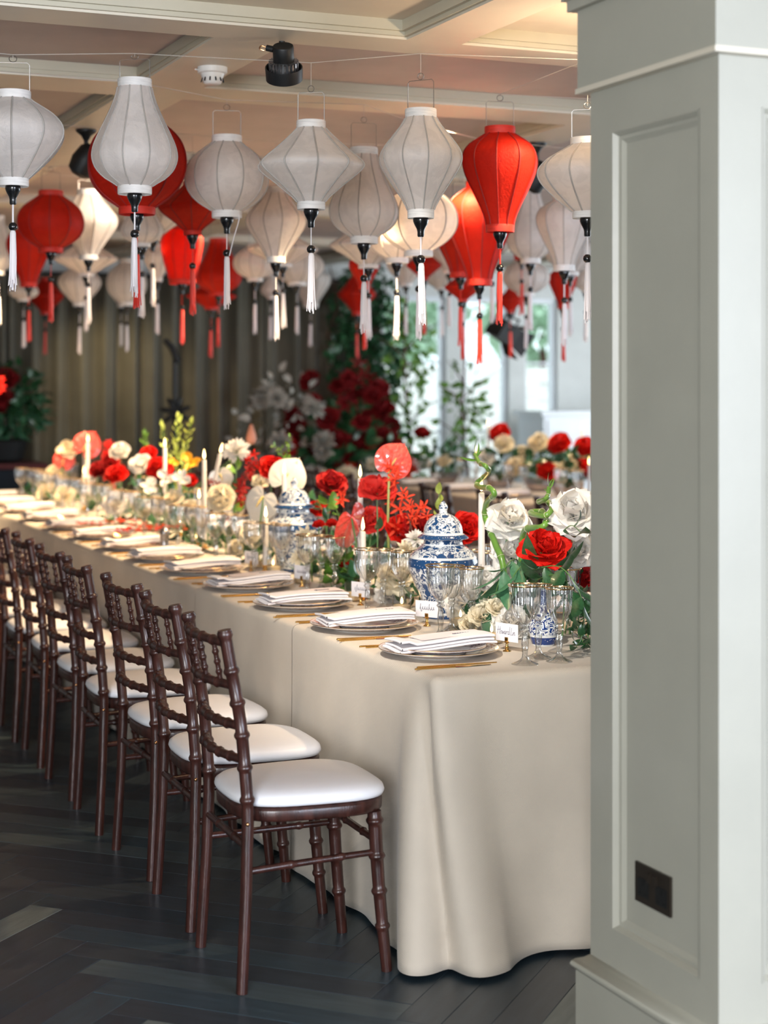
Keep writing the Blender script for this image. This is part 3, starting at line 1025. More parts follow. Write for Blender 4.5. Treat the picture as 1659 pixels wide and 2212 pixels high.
# ------------------------------------------------------------------ table linen
def cloth(x0, x1, y0, y1, near_end, far_end, seed, top=0.75, rnd_=0.022, step=0.009, over=0.0):
    """A cloth over one trestle table: flat top, rounded edge, drop to the floor with folds; full corners at an open end."""
    r = random.Random(seed)
    ph = [r.uniform(0, 6.28) for _ in range(6)]
    # outline: far-left -> near-left -> near-right -> far-right (closed when both ends are open)
    path = []          # (x, y, nx, ny, corner distance s, side)
    rad = 0.03

    def line(ax, ay, bx, by, nx, ny, side):
        L = math.hypot(bx - ax, by - ay)
        n = max(2, int(L / step))
        for k in range(n + 1):
            t = k / n
            path.append([lerp(ax, bx, t), lerp(ay, by, t), nx, ny, side])

    def corner(cx, cy, a0, a1, side):
        for k in range(1, 8):
            a = lerp(a0, a1, k / 8)
            path.append([cx + rad * math.cos(a), cy + rad * math.sin(a), math.cos(a), math.sin(a), side])

    c0 = rad if near_end else 0
    c1 = rad if far_end else 0
    line(x0, y1 - c1, x0, y0 + c0, -1, 0, 'l')
    if near_end:
        corner(x0 + rad, y0 + rad, PI, 1.5 * PI, 'c')
        line(x0 + rad, y0, x1 - rad, y0, 0, -1, 'n')
        corner(x1 - rad, y0 + rad, 1.5 * PI, 2 * PI, 'd')
    mid = len(path)
    line(x1, y0 + c0, x1, y1 - c1, 1, 0, 'r')
    if far_end:
        corner(x1 - rad, y1 - rad, 0, PI / 2, 'd')
        line(x1 - rad, y1, x0 + rad, y1, 0, 1, 'f')
        corner(x0 + rad, y1 - rad, PI / 2, PI, 'd')
    closed = near_end and far_end
    s = 0
    S = [0]
    for a, b in zip(path, path[1:]):
        s += math.hypot(b[0] - a[0], b[1] - a[1])
        S.append(s)
    ci = [S[i] for i, p in enumerate(path) if p[4] == 'c']
    sc = sum(ci) / len(ci) if ci else -99
    dd, run = [], []
    for i, p in enumerate(path + [[0, 0, 0, 0, '']]):
        if p[4] == 'd':
            run.append(S[i])
        elif run:
            dd.append(sum(run) / len(run))
            run = []
    mb = MB()
    v, f = [], []
    rows = [(-rnd_, 0.0)] + [(-rnd_ + rnd_ * math.sin(a), -rnd_ + rnd_ * math.cos(a)) for a in (PI / 8, PI / 4, 3 * PI / 8, PI / 2)]
    drop = top - 0.006
    nz = 24
    for k in range(1, nz + 1):
        rows.append((0.0, -rnd_ - (drop - rnd_) * k / nz))
    n = len(path)
    g = lambda d, w: math.exp(-(d / w) ** 2)
    for o, z in rows:
        t = max(0, (-z - rnd_) / (drop - rnd_))
        for (x, y, nx, ny, sd), s in zip(path, S):
            e = o
            if t > 0:
                w = (0.004 if sd == 'n' else 0.010) * math.sin(s * 9.1 + ph[0]) + 0.008 * math.sin(s * 17.3 + ph[1] + t * 1.2) + 0.004 * math.sin(s * 31 + ph[2])
                e += (0.016 + w) * t ** 0.9 + 0.012 * t * t
                if sc > 0:
                    d = s - sc
                    dc = -0.052 + 0.098 * t
                    e += t ** 1.1 * (0.120 * g(d - dc - 0.055, 0.095) + 0.090 * g(d - dc + 0.085, 0.055)) - min(1, t * 2.2) ** 0.7 * 0.062 * g(d - dc, 0.030)
                    e += t * 0.02 * g(d - 0.40, 0.10)
                for q in dd:
                    e += t * 0.07 * g(s - q, 0.08)
            zz = z
            if t >= 0.999:
                zz = z + (0.002 if over == 0 else 0.004)
            if sc > 0 and t > 0 and abs(s - sc) < 0.15:
                a = PI + (s - sc + 0.15) / 0.30 * PI / 2
                k = min(1, t * 2.5)
                nx, ny = lerp(nx, math.cos(a), k), lerp(ny, math.sin(a), k)
            v.append((x + nx * e, y + ny * e, top + zz + over))
    m = len(rows)
    for k in range(m - 1):
        for i in range(n - 1):
            if not near_end and i == mid - 1:
                continue
            f.append((k * n + i + 1, k * n + i, (k + 1) * n + i, (k + 1) * n + i + 1))
        if closed:
            f.append((k * n, k * n + n - 1, (k + 1) * n + n - 1, (k + 1) * n))
    f.append(tuple(reversed(range(n))) if False else tuple(range(n)))
    mb.add(v, f)
    return mb


TX0, TX1, TY0, TY1, TT = 1.862, 2.95, 4.045, 12.45, 0.75
segs = [TY0, 5.126, 6.20, 7.44, 8.65, 9.85, 11.05, TY1]
for i in range(7):
    mb = cloth(TX0 - 0.003 * (i == 0), TX1, segs[i], segs[i + 1] + (0.003 if i < 6 else 0), i == 0, i == 6, 20 + i, over=0.0022 * (6 - i) / 6)
    o = ob('tablecloth', mb.mesh('tablecloth', M['linen'], 50))
    so = o.modifiers.new('thickness', 'SOLIDIFY')
    so.thickness, so.offset = 0.0014, 1
    tag(o, ('beige linen tablecloth with corner folds at the pillar end of the long table', 'beige linen tablecloth, second from the pillar end of the long table', 'beige linen tablecloth, third from the pillar end of the long table',
            'beige linen tablecloth, fourth from the pillar end of the long table', 'beige linen tablecloth, fifth from the pillar end of the long table', 'beige linen tablecloth, sixth from the pillar end of the long table', 'beige linen tablecloth on the end of the long table near the drape')[i], 'tablecloth', 'cloths on the long table')
o = ob('tablecloth', cloth(5.08, 6.18, 6.6, 12.75, True, True, 77).mesh('tablecloth', M['linen2'], 50))
tag(o, 'beige tablecloth on the second long table near the windows', 'tablecloth')


# ------------------------------------------------------------------ silk lanterns
NR = 10
PROF = {  # (height fraction from the bottom, radius fraction); the collars are separate
    'globe': [(0, .36), (.04, .47), (.12, .68), (.22, .85), (.34, .96), (.47, 1), (.60, .975), (.72, .89), (.83, .73), (.92, .53), (.97, .42), (1, .36)],
    'onion': [(0, .30), (.06, .40), (.16, .56), (.28, .74), (.40, .89), (.50, .975), (.58, 1), (.68, .96), (.80, .80), (.90, .57), (.96, .42), (1, .34)],
    'pear': [(0, .40), (.03, .50), (.08, .70), (.15, .87), (.22, .96), (.30, 1), (.40, .965), (.52, .85), (.66, .69), (.80, .54), (.92, .44), (1, .40)],
    'inverted': [(0, .37), (.08, .41), (.20, .53), (.33, .68), (.46, .83), (.57, .94), (.66, .99), (.73, 1), (.81, .95), (.89, .80), (.95, .58), (1, .40)],
    'diamond': [(0, .26), (.06, .33), (.16, .49), (.28, .69), (.38, .87), (.44, .96), (.49, 1), (.54, .97), (.60, .88), (.70, .71), (.82, .52), (.93, .36), (1, .27)],
    'spindle': [(0, .32), (.08, .40), (.20, .57), (.32, .75), (.42, .89), (.50, .98), (.56, 1), (.63, .97), (.72, .84), (.82, .66), (.92, .48), (1, .38)],
    'bullet': [(0, .62), (.05, .66), (.20, .76), (.36, .87), (.52, .95), (.68, 1), (.80, .99), (.88, .92), (.94, .80), (1, .62)],
}
LM = {}


def lantern_mesh(kind, red):
    key = (kind, red)
    if key in LM:
        return LM[key]
    pr = PROF[kind]
    zs = [k / 26 for k in range(27)]
    # smooth the radius table
    P = smooth_path([(r, 0, t) for t, r in pr], 60)
    tab = [(p.z, p.x) for p in P]
    prof = [(interp(tab, z) * 0.5, z) for z in zs]
    seg = NR * 4
    ch = lambda a, k: (math.cos(PI / NR) / math.cos(((a + PI / NR) % (2 * PI / NR)) - PI / NR) - 1) * 0.85
    sh = MB()
    sh.lathe(prof, seg, flute=lambda a, k: ch(a + PI / NR * 0 + PI / NR, k))
    rib = MB()
    rib.tube([(r + 0.004, 0, z) for r, z in prof], 0.0085, 5)
    ribs = MB()
    for i in range(NR):
        ribs.merge(rib, Matrix.Rotation(2 * PI * i / NR, 4, 'Z'))
    c0, c1 = pr[0][1] * 0.5, pr[-1][1] * 0.5
    band = lambda r: MB().lathe([(r * 0.97, -0.5), (r, -0.5), (r * 1.015, -0.3), (r * 1.015, 0.3), (r, 0.5), (r * 0.97, 0.5)], 32)
    sm, rm, cm = (M['silk_red'], M['rib_red'], M['collar_red']) if red else (M['silk_white'], M['rib_white'], M['collar_white'])
    LM[key] = dict(shade=sh.mesh('shade', sm, 60), rib=rib.mesh('rib', rm, 60), ribs=ribs.mesh('rib_frame', rm, 60),
                   lo=band(c0).mesh('bottom_collar', cm, 40), hi=band(c1).mesh('top_collar', cm, 40), c1=c1)
    return LM[key]


fin = MB().lathe([(0, -0.060), (0.0085, -0.060), (0.0105, -0.056), (0.0105, -0.045), (0.0125, -0.036), (0.020, -0.022), (0.0235, -0.013), (0.024, -0.006), (0.0225, -0.001), (0, 0)], 20).mesh('finial', M['black_lacquer'], 50)
bead = MB().lathe([(0, -0.014), (0.007, -0.0121), (0.0121, -0.007), (0.014, 0), (0.0121, 0.007), (0.007, 0.0121), (0, 0.014)], 16).mesh('bead', M['black_lacquer'], 180)


def tassel_mesh(seed, m):
    r = random.Random(seed)
    mb = MB()
    mb.lathe([(0.004, 0), (0.008, -0.004), (0.0095, -0.014), (0.0100, -0.05), (0.0102, -0.12), (0.0090, -0.155)], 10)
    for i in range(18):
        a = i * 2.4
        q = 0.0105 * math.sqrt((i + 4) / 22)
        L = r.uniform(0.165, 0.192)
        x, y = q * math.cos(a), q * math.sin(a)
        w = r.uniform(-0.003, 0.003)
        mb.tube([(x * 0.8, y * 0.8, -0.008), (x * 1.02, y * 1.02, -0.08), (x * 1.05 + w, y * 1.05, -0.14), (x * 1.2 + w, y * 1.2 + w, -L)], 0.0017, 4)
    return mb.mesh('tassel', m, 60)


tas = [[tassel_mesh(s, M['tassel_white']) for s in (1, 2)], [tassel_mesh(s, M['tassel_red']) for s in (3, 4)]]
cord = [MB().tube([(0.0012, 0, 0), (0.0012, 0, -0.085)], 0.0016, 5).tube([(-0.0014, 0, 0), (-0.0014, 0, -0.085)], 0.0016, 5).mesh('cord', m, 60) for m in (M['tassel_white'], M['tassel_red'])]
wire = MB()
hw = 0.043
wire.tube([(-hw, 0, -0.012), (-hw, 0, 0.085), (-hw + 0.006, 0, 0.092), (hw - 0.006, 0, 0.092), (hw, 0, 0.085), (hw, 0, -0.012)], 0.0013, 5)
wire.tube([(0.010 * math.cos(a), 0, 0.104 + 0.010 * math.sin(a)) for a in [k * PI / 6 - PI / 2 for k in range(13)]], 0.0012, 5)
wire = wire.mesh('hanger_wire', M['wire'], 60)

HOOKS = []


def lantern(kind, red, cx, top, bot, w, d, label, rot=None, tilt=0.0, individual=False):
    c = at_d(cx, bot, d)
    zt = at_d(cx, top, d).z
    Hh = zt - c.z
    W = w * d / FPX
    g = lantern_mesh(kind, red)
    lr = random.Random(int(cx * 7 + bot))
    t = thing('silk_lantern', label, 'lantern', c, (tilt, 0, lr.uniform(0, 6.28) if rot is None else rot), 'silk lanterns hung over the tables')
    ch = min(0.026, Hh * 0.085)
    ob('shade', g['shade'], t, (0, 0, ch), scale=(W, W, Hh - 2 * ch))
    if individual:
        for i in range(NR):
            ob('rib', g['rib'], t, (0, 0, ch), (0, 0, 2 * PI * i / NR), (W, W, Hh - 2 * ch))
    else:
        ob('rib_frame', g['ribs'], t, (0, 0, ch), scale=(W, W, Hh - 2 * ch), kind='stuff')
    ob('bottom_collar', g['lo'], t, (0, 0, ch / 2), scale=(W, W, ch))
    ob('top_collar', g['hi'], t, (0, 0, Hh - ch / 2), scale=(W, W, ch))
    ob('finial', fin, t, (0, 0, 0.004), label='black lacquered finial')
    ob('cord', cord[red], t, (0, 0, -0.052))
    ob('bead', bead, t, (0, 0, -0.124), label='black bead')
    ob('tassel', tas[red][lr.randrange(2)], t, (lr.uniform(-.002, .002), 0, -0.134), (0, lr.uniform(-0.02, 0.02), lr.uniform(0, 6)), label='red tassel' if red else 'white tassel')
    s = g['c1'] * W / hw * 0.93
    hz = max(0.3, min(1.0, (2.555 - zt) / 0.112))
    ob('hanger_wire', wire, t, (0, 0, Hh - 0.004), (0, 0, lr.uniform(-.5, .5) - (0 if rot is None else rot) - YAW), (s, s, hz))
    p = Vector((c.x, c.y, c.z + Hh + 0.112 * hz - 0.004))
    zs = max(p.z + 0.004, 2.52)
    ob('hanging_thread', (MB().tube([(0, 0, Hh + 0.105 * hz - 0.004), (0, 0, zs - c.z + 0.001)], 0.0009, 4), M['string']), t)
    HOOKS.append((p.x, p.y, zs))
    return t


LN = [  # kind, red, cx, top, bottom, width, depth, label
    ('onion', 0, 28, 197, 403, 224, 5.30, 'white onion shaped silk lantern cut by the photo edge, front row'),
    ('pear', 0, 291, 171, 420, 182, 5.38, 'white pear shaped silk lantern covering a red one, front row'),
    ('globe', 1, 296, 236, 464, 217, 5.90, 'large red round silk lantern right behind the white pear shaped one'),
    ('globe', 0, 490, 293, 471, 179, 6.05, 'white round silk lantern with a loose thread by its tassel'),
    ('diamond', 0, 672, 261, 453, 232, 5.35, 'wide white diamond shaped silk lantern, front row middle'),
    ('pear', 0, 786, 319, 527, 150, 6.15, 'white pear shaped silk lantern between the wide diamond and the spindle'),
    ('spindle', 0, 909, 236, 472, 178, 5.20, 'tall white spindle shaped silk lantern, front row'),
    ('inverted', 1, 1080, 274, 502, 165, 5.95, 'tall red silk lantern tapering downwards, front row'),
    ('onion', 0, 1269, 298, 472, 214, 5.30, 'white onion shaped silk lantern half hidden by the pillar'),
    ('globe', 0, 904, 392, 555, 172, 6.62, 'white round silk lantern behind the tall spindle'),
    ('inverted', 1, 1036, 392, 617, 148, 7.02, 'red tapering silk lantern hanging lowest, next to the tall red one'),
    ('inverted', 1, 995, 434, 600, 124, 8.0, 'dark red tapering silk lantern partly behind the lowest red one'),
    ('pear', 0, 1146, 404, 570, 110, 8.25, 'slim white pear shaped silk lantern behind the tall red one'),
    ('inverted', 0, 1219, 421, 586, 126, 7.3, 'white tapering silk lantern below the one at the pillar'),
    ('globe', 0, 1137, 556, 640, 100, 10.2, 'white round silk lantern in front of the window frame'),
    ('inverted', 1, 1216, 572, 667, 62, 10.4, 'small red tapering silk lantern near the pillar'),
    ('diamond', 1, 1102, 622, 676, 58, 12.4, 'small red diamond silk lantern above the black stage light'),
    ('diamond', 1, 1000, 590, 652, 82, 9.5, 'red diamond silk lantern tucked under the dark red one'),
    ('diamond', 0, 796, 480, 580, 168, 7.8, 'white diamond silk lantern below the pear shaped one'),
    ('pear', 0, 857, 430, 569, 124, 7.2, 'white pear shaped silk lantern behind the round one'),
    ('spindle', 0, 877, 540, 619, 84, 11.3, 'pale spindle silk lantern far off in front of the greenery'),
    ('spindle', 0, 971, 505, 592, 88, 10.4, 'white spindle silk lantern behind the dark red pair'),
    ('diamond', 1, 916, 540, 605, 76, 10.1, 'red diamond silk lantern below the white round one'),
    ('globe', 0, 954, 555, 627, 80, 11.7, 'cream round silk lantern far off beside the red diamond'),
    ('spindle', 0, 596, 404, 568, 130, 7.1, 'white spindle silk lantern under the wide diamond'),
    ('diamond', 0, 611, 500, 577, 154, 9.0, 'white diamond silk lantern overlapped by the spindle in front'),
    ('globe', 0, 551, 528, 608, 94, 10.4, 'peach tinted round silk lantern over the middle of the drape'),
    ('pear', 0, 585, 592, 646, 44, 13.6, 'tiny white pear shaped silk lantern at the back'),
    ('globe', 0, 642, 533, 617, 116, 11.3, 'round silk lantern glowing orange on one side'),
    ('inverted', 0, 671, 575, 664, 86, 14.0, 'grey white tapering silk lantern at the back near the ivy'),
    ('inverted', 1, 787, 545, 626, 66, 9.2, 'bright coral tapering silk lantern in front of the ivy'),
    ('diamond', 1, 771, 590, 681, 80, 12.8, 'dark red diamond silk lantern in the shade by the ivy'),
    ('globe', 1, 110, 412, 546, 146, 7.95, 'red round silk lantern with dark ribs above the drape'),
    ('spindle', 0, 191, 410, 562, 124, 8.6, 'white spindle silk lantern lit brightly by a spot'),
    ('inverted', 1, 62, 482, 620, 98, 10.0, 'red tapering silk lantern behind the red round one'),
    ('pear', 0, -3, 466, 594, 62, 10.8, 'peach lit silk lantern cut by the photo edge'),
    ('diamond', 0, 186, 520, 598, 136, 10.0, 'pale diamond silk lantern behind the lit spindle'),
    ('onion', 0, 172, 570, 662, 92, 11.5, 'cream onion shaped silk lantern below the pale diamond'),
    ('diamond', 1, 98, 600, 680, 80, 13.8, 'dark red diamond silk lantern far back above the red flowers'),
    ('pear', 0, 51, 590, 651, 66, 11.8, 'cream silk lantern behind the red tapering one'),
    ('globe', 0, 274, 560, 661, 88, 12.0, 'cream round silk lantern over the dark drape'),
    ('spindle', 0, 262, 598, 664, 50, 14.0, 'grey spindle silk lantern behind the cream round one'),
    ('diamond', 0, 330, 430, 519, 124, 8.3, 'white diamond silk lantern under the big red round one'),
    ('inverted', 0, 340, 528, 608, 60, 10.4, 'cream tapering silk lantern under the white diamond'),
    ('pear', 0, 307, 430, 534, 92, 7.8, 'white silk lantern hidden behind the big red round one'),
    ('diamond', 1, 416, 392, 508, 150, 6.9, 'dark red diamond silk lantern behind the white round one'),
    ('bullet', 1, 393, 486, 614, 90, 9.2, 'bright red bullet shaped silk lantern below the dark red diamond'),
    ('pear', 1, 472, 515, 640, 98, 10.8, 'red pear shaped silk lantern below the white round one'),
    ('diamond', 1, 456, 610, 669, 108, 11.5, 'red diamond silk lantern behind the red pear'),
    ('globe', 0, 1063, 480, 560, 80, 8.6, 'white round silk lantern hidden behind the red pair'),
    ('onion', 0, 1232, 500, 596, 120, 9.0, 'pale onion shaped silk lantern low beside the pillar'),
    ('globe', 0, 1266, 580, 632, 52, 11.0, 'small grey round silk lantern at the pillar edge'),
    ('bullet', 1, 1127, 470, 562, 52, 10.0, 'red silk lantern mostly hidden by the slim white pear'),
]
for i, (k, r, cx, top, bot, w, d, lab) in enumerate(LN):
    lantern(k, r, cx, top, bot, w, d, lab, rot=(0.1 + 0.31 * i) if d < 6.6 else None, tilt=0.0, individual=d < 7)
# strings: each runs across the room through the hooks of its row
HOOKS.sort(key=lambda h: h[1])
rows, cur = [], []
for h in HOOKS:
    if cur and h[1] - cur[0][1] > 0.75:
        rows.append(cur)
        cur = []
    cur.append(h)
rows.append(cur)
for i, row in enumerate(rows):
    row.sort()
    pts = [(-2.99, row[0][1] - 0.1, 2.585)] + [Vector(h) + Vector((0, 0, 0.001)) for h in row] + [(9.99 if i > 2 else 5.6, row[-1][1], 2.585)]
    o = ob('hanging_string', (MB().tube(pts, 0.0012, 4), M['string']))
    tag(o, 'thin string under the ceiling carrying lanterns, %s line from the pillar' % ORD[i], 'string', 'lantern strings')
# loose thread on the white round lantern
c = at_d(513, 455, 6.02)
o = ob('loose_thread', (MB().tube(smooth_path([(c.x, c.y, c.z), (c.x + .006, c.y, c.z - .03), (c.x - .012, c.y, c.z - .09), (c.x - .030, c.y, c.z - .16)], 10), 0.0018, 5), M['tassel_white']))
tag(o, 'loose white thread hanging beside the white round lantern tassel', 'thread')

# ------------------------------------------------------------------ ceiling fittings
c = at_z(459, 146, ZB)
sd = thing('smoke_detector', 'white round smoke detector on the cream ceiling beam', 'detector', (c.x, c.y, ZB))
ob('base_ring', (MB().lathe([(0, -0.022), (0.046, -0.022), (0.051, -0.018), (0.051, 0), (0, 0)], 32), M['white_plastic']), sd)
mb = MB().lathe([(0, -0.058), (0.024, -0.058), (0.030, -0.054), (0.040, -0.026), (0.041, -0.022), (0, -0.022)], 32)
ob('sensor_head', (mb, M['white_plastic']), sd)
for k in range(12):
    a = k * PI / 6
    ob('slot', (MB().box((-0.0012, -0.0022, -0.010), (0.0012, 0.0022, 0.010)), M['black_metal']), sd, (0.0365 * math.cos(a), 0.0365 * math.sin(a), -0.040), (0, -0.35, a))
ob('status_pin', (MB().tube([(-0.05, 0, -0.012), (-0.064, -0.01, -0.012)], 0.003, 6), M['white_plastic']), sd)

c = at_d(613, 142, 5.36)
dl = thing('ceiling_spotlight', 'black finned surface spotlight beside the smoke detector', 'spotlight', (c.x, c.y, ZB))
TL = Matrix.Translation((0, 0, c.z - ZB)) @ Matrix.Rotation(-YAW, 4, 'Z') @ Matrix.Rotation(R_(33), 4, 'X') @ Matrix.Translation((0, 0, 0.066))
hd = lambda n, mb, m, T=I4, **k: ob(n, (mb, M[m]), dl, mw=TL @ T, **k)
hd('body', MB().lathe([(0, -0.05), (0.031, -0.05), (0.033, -0.046), (0.033, -0.004), (0.031, 0), (0.027, -0.0015), (0, -0.002)], 28), 'black_metal')
hd('heat_sink', MB().lathe([(0, -0.086), (0.048, -0.086), (0.047, -0.078), (0.038, -0.056), (0.030, -0.046)], 28), 'black_metal')
for k in range(22):
    hd('fin', MB().box((0.030, -0.0024, -0.084), (0.0470, 0.0024, -0.050)), 'silver', Matrix.Rotation(k * PI / 11, 4, 'Z'), label='grey cooling fin')
hd('bezel', MB().lathe([(0.0, -0.100), (0.052, -0.100), (0.053, -0.114), (0.0575, -0.112), (0.0590, -0.074), (0.0585, -0.070), (0.055, -0.071), (0.054, -0.098), (0.03, -0.099)], 36), 'black_metal')
hd('cable_gland', MB().tube([(-0.030, 0, -0.012), (-0.052, 0.008, -0.010)], 0.010, 10), 'black_metal')
hd('cable_loop', MB().tube(smooth_path([(-0.052, 0.008, -0.010), (-0.068, 0.010, -0.004), (-0.074, 0.012, -0.014), (-0.060, 0.010, -0.020)], 12), 0.0025, 6), 'bolt')
ob('bracket', (MB().tube([(0.012, 0.05, 0.0), (0.012, 0.05, -0.03), (0.01, 0.03, -0.06)], 0.010, 8), M['black_metal']), dl)

for px, py, d, lab in ((186, 345, 7.3, 'black ceiling spotlight on a stem behind the white pear lantern'), (1160, 380, 7.7, 'black ceiling spotlight behind the tall red lantern')):
    c = at_d(px, py, d)
    s = thing('stem_spotlight', lab, 'spotlight', (c.x, c.y, ZB), (0, 0, 0.4))
    L = ZB - c.z
    ob('mount', (MB().lathe([(0, -0.05), (0.008, -0.05), (0.022, -0.024), (0.042, -0.010), (0.044, 0), (0, 0)], 20), M['black_metal']), s)
    ob('stem', (MB().tube([(0, 0, -0.02), (0, 0, -L + 0.05)], 0.010, 10), M['black_metal']), s)
    ob('lamp_head', (MB().lathe([(0, -0.075), (0.030, -0.075), (0.052, -0.060), (0.060, -0.01), (0.050, 0.045), (0.030, 0.065), (0, 0.07)], 24), M['black_metal']), s, (0, 0, -L), (0.5, 0.3, 0))
c = at_d(1088, 716, 12.8)
s = thing('stage_light', 'black stage light with barn doors hanging before the window', 'stage light', (c.x, c.y, c.z), (0.25, 0.5, 0.2))
mb = MB()
mb.box((-0.085, -0.10, -0.07), (0.075, 0.10, 0.07))
ob('housing', (mb, M['black_metal']), s)
for a in range(4):
    mb = MB()
    mb.add([(0.075, -0.07, 0.07), (0.075, 0.07, 0.07), (0.175, 0.10, 0.125), (0.175, -0.10, 0.125), (0.075, -0.07, 0.074), (0.075, 0.07, 0.074), (0.175, 0.10, 0.129), (0.175, -0.10, 0.129)],
           [(0, 1, 2, 3), (7, 6, 5, 4), (0, 3, 7, 4), (1, 5, 6, 2), (2, 6, 7, 3), (0, 4, 5, 1)])
    ob('barn_door', (mb, M['black_metal']), s, None, (a * PI / 2, 0, 0))
ob('yoke', (MB().tube([(0, -0.105, 0), (0, -0.105, 0.12), (0, 0.105, 0.12), (0, 0.105, 0)], 0.008, 6), M['black_metal']), s)
inv = s.matrix_basis if False else None
ob('hanging_pipe', (MB().tube([(0, 0, 0.12), (-0.25, -0.1, ZB - c.z + 0.05)], 0.012, 8), M['black_metal']), s)


# ------------------------------------------------------------------ place settings
def goblet(h, rb, seg=36, fl=0.034, nfl=16):
    """Cut crystal: foot and stem solid, fluted thin bowl, gilt rim. h overall, rb bowl radius."""
    zb = h * 0.50
    foot = MB().lathe([(0, 0), (0.036, 0), (0.0375, 0.0012), (0.036, 0.003), (0.024, 0.0075), (0.013, 0.014), (0.0082, 0.022), (0.0072, 0.030), (0.0088, 0.045), (0.0100, 0.058), (0.0088, 0.070), (0.0066, zb - 0.026),
                       (0.0072, zb - 0.020), (0.0125, zb - 0.015), (0.0130, zb - 0.012), (0.0085, zb - 0.008), (0.0110, zb - 0.004), (0.0118, zb - 0.001), (0.0105, zb + 0.002), (0, zb + 0.002)], 16,
                      flute=lambda a, k: 0.05 * math.cos(8 * a) if 5 < k < 13 else 0)
    bh = h - zb
    pr = [(0, 0.0015), (0.006, 0.0018), (0.013, 0.006), (rb * 0.60, 0.020), (rb * 0.80, 0.036), (rb * 0.89, 0.054), (rb * 0.92, 0.072), (rb * 0.935, bh * 0.80), (rb * 0.97, bh * 0.92), (rb * 1.02, bh)]
    P = smooth_path([(r, 0, z) for r, z in pr], 26)
    bowl = MB().lathe([(max(p.x, 0), zb + p.z) if i else (0, zb + p.z) for i, p in enumerate(P)], nfl * 4, flute=lambda a, k: fl * abs(math.cos(nfl / 2 * a)) * min(1, max(0, (24 - k) / 8)) if k > 2 else 0)
    rim = MB()
    rim.tube([(rb * 1.02 * math.cos(a), rb * 1.02 * math.sin(a), h) for a in [2 * PI * k / 40 for k in range(41)]], 0.0011, 6)
    band = MB().lathe([(rb * 1.008, h - 0.0032), (rb * 1.022, h)], 48)
    rim.merge(band)
    return foot.mesh('stem', M['crystal'], 60), bowl.mesh('bowl', M['glass'], 180), rim.mesh('gilt_rim', M['rimgold'], 60)


GOB = {'large': goblet(0.218, 0.0455), 'small': goblet(0.205, 0.0385)}


def glass(kind, x, y, lab, group):
    t = thing('wine_glass', lab, 'glass', (x, y, TT + 0.002), (0, 0, rnd.uniform(0, 6)), group)
    a, b, c = GOB[kind]
    ob('stem', a, t)
    ob('bowl', b, t)
    ob('gilt_rim', c, t)
    return t


def plate_mesh(r, h, m, wide=0.66):
    th = 0.0035
    pr = [(0, 0.0), (r * wide * 0.86, 0.0), (r * wide * 0.88, 0.002), (r * wide * 0.90, 0.004), (r * wide, 0.007), (r * 0.90, h * 0.72), (r, h - th * 0.4), (r * 1.003, h), (r * 0.995, h + th * 0.5), (r * 0.90, h * 0.72 + th), (r * wide, 0.007 + th), (r * wide * 0.92, 0.0075), (0, 0.0072)]
    return MB().lathe(pr, 56).mesh('glaze', m, 50)


CH, PLT = plate_mesh(0.170, 0.023, M['charger']), plate_mesh(0.134, 0.021, M['plate'])
CHR = MB().tube([(0.1705 * math.cos(a), 0.1705 * math.sin(a), 0.0242) for a in [2 * PI * k / 56 for k in range(57)]], 0.0011, 5).mesh('gilt_edge', M['rimgold'], 60)
PLR = MB().tube([(0.1345 * math.cos(a), 0.1345 * math.sin(a), 0.0222) for a in [2 * PI * k / 56 for k in range(57)]], 0.0010, 5).mesh('gilt_edge', M['rimgold'], 60)


def napkin_mesh(seed):
    r = random.Random(seed)
    mb = MB()
    L, W = 0.147, 0.057
    for k in range(3):
        z0 = 0.0066 * k
        ex = r.uniform(-0.006, 0.004) - 0.002 * k
        ey = r.uniform(-0.004, 0.003)
        sk = r.uniform(-0.012, 0.012)

        def sag(x, y, k=k):
            return 0.004 * math.sin(x * 14 + seed) + 0.003 * math.sin(y * 30 + k) - 0.02 * max(0, abs(x) - 0.11) * 4 * (1 if k == 0 else 0.7) + (0.010 if k == 2 and x < -0.12 else 0)
        nu, nv = 13, 6
        th = 0.0064
        def top(u, v, e=0):
            x, y = (u * 2 - 1) * (L + ex), (v * 2 - 1) * (W + ey) + sk * (u - 0.5)
            return (x, y, z0 + sag(x, y) + e)
        o = len(mb.v)
        mb.grid(lambda u, v: top(u, v, th), nu, nv)
        mb.grid(lambda u, v: top(1 - u, v, 0), nu, nv)
        # folded edges: rounded on the long sides
        for v in (0.0, 1.0):
            pts = []
            def edge(u, w, v=v):
                x, y, z = top(u, v)
                a = (w - 0.5) * PI
                return (x, y + (1 if v else -1) * 0.003 * math.cos(a), z + th / 2 + th / 2 * math.sin(a))
            mb.grid(edge if v == 0 else (lambda u, w: edge(1 - u, w)), nu, 4)
        for u in (0.0, 1.0):
            def endf(v, w, u=u):
                x, y, z = top(u, v)
                a = (w - 0.5) * PI
                return (x + (1 if u else -1) * 0.003 * math.cos(a), y, z + th / 2 + th / 2 * math.sin(a))
            mb.grid(endf if u == 1 else (lambda v, w: endf(1 - v, w)), nv, 4)
    return mb.mesh('napkin', M['napkin'], 60)


NAP = [napkin_mesh(s) for s in range(3)]
menu_m = MB()
menu_m.grid(lambda u, v: ((u * 2 - 1) * 0.105, (v * 2 - 1) * 0.046, 0.0012 + 0.004 * math.sin((u - 0.5) * 3 + 1) * 0.6), 9, 4)
menu_m.grid(lambda u, v: ((1 - u * 2) * 0.105, (v * 2 - 1) * 0.046, 0.0004 + 0.004 * math.sin((0.5 - u) * 3 + 1) * 0.6), 9, 4)
menu_m = menu_m.mesh('menu_card', M['card'], 60)


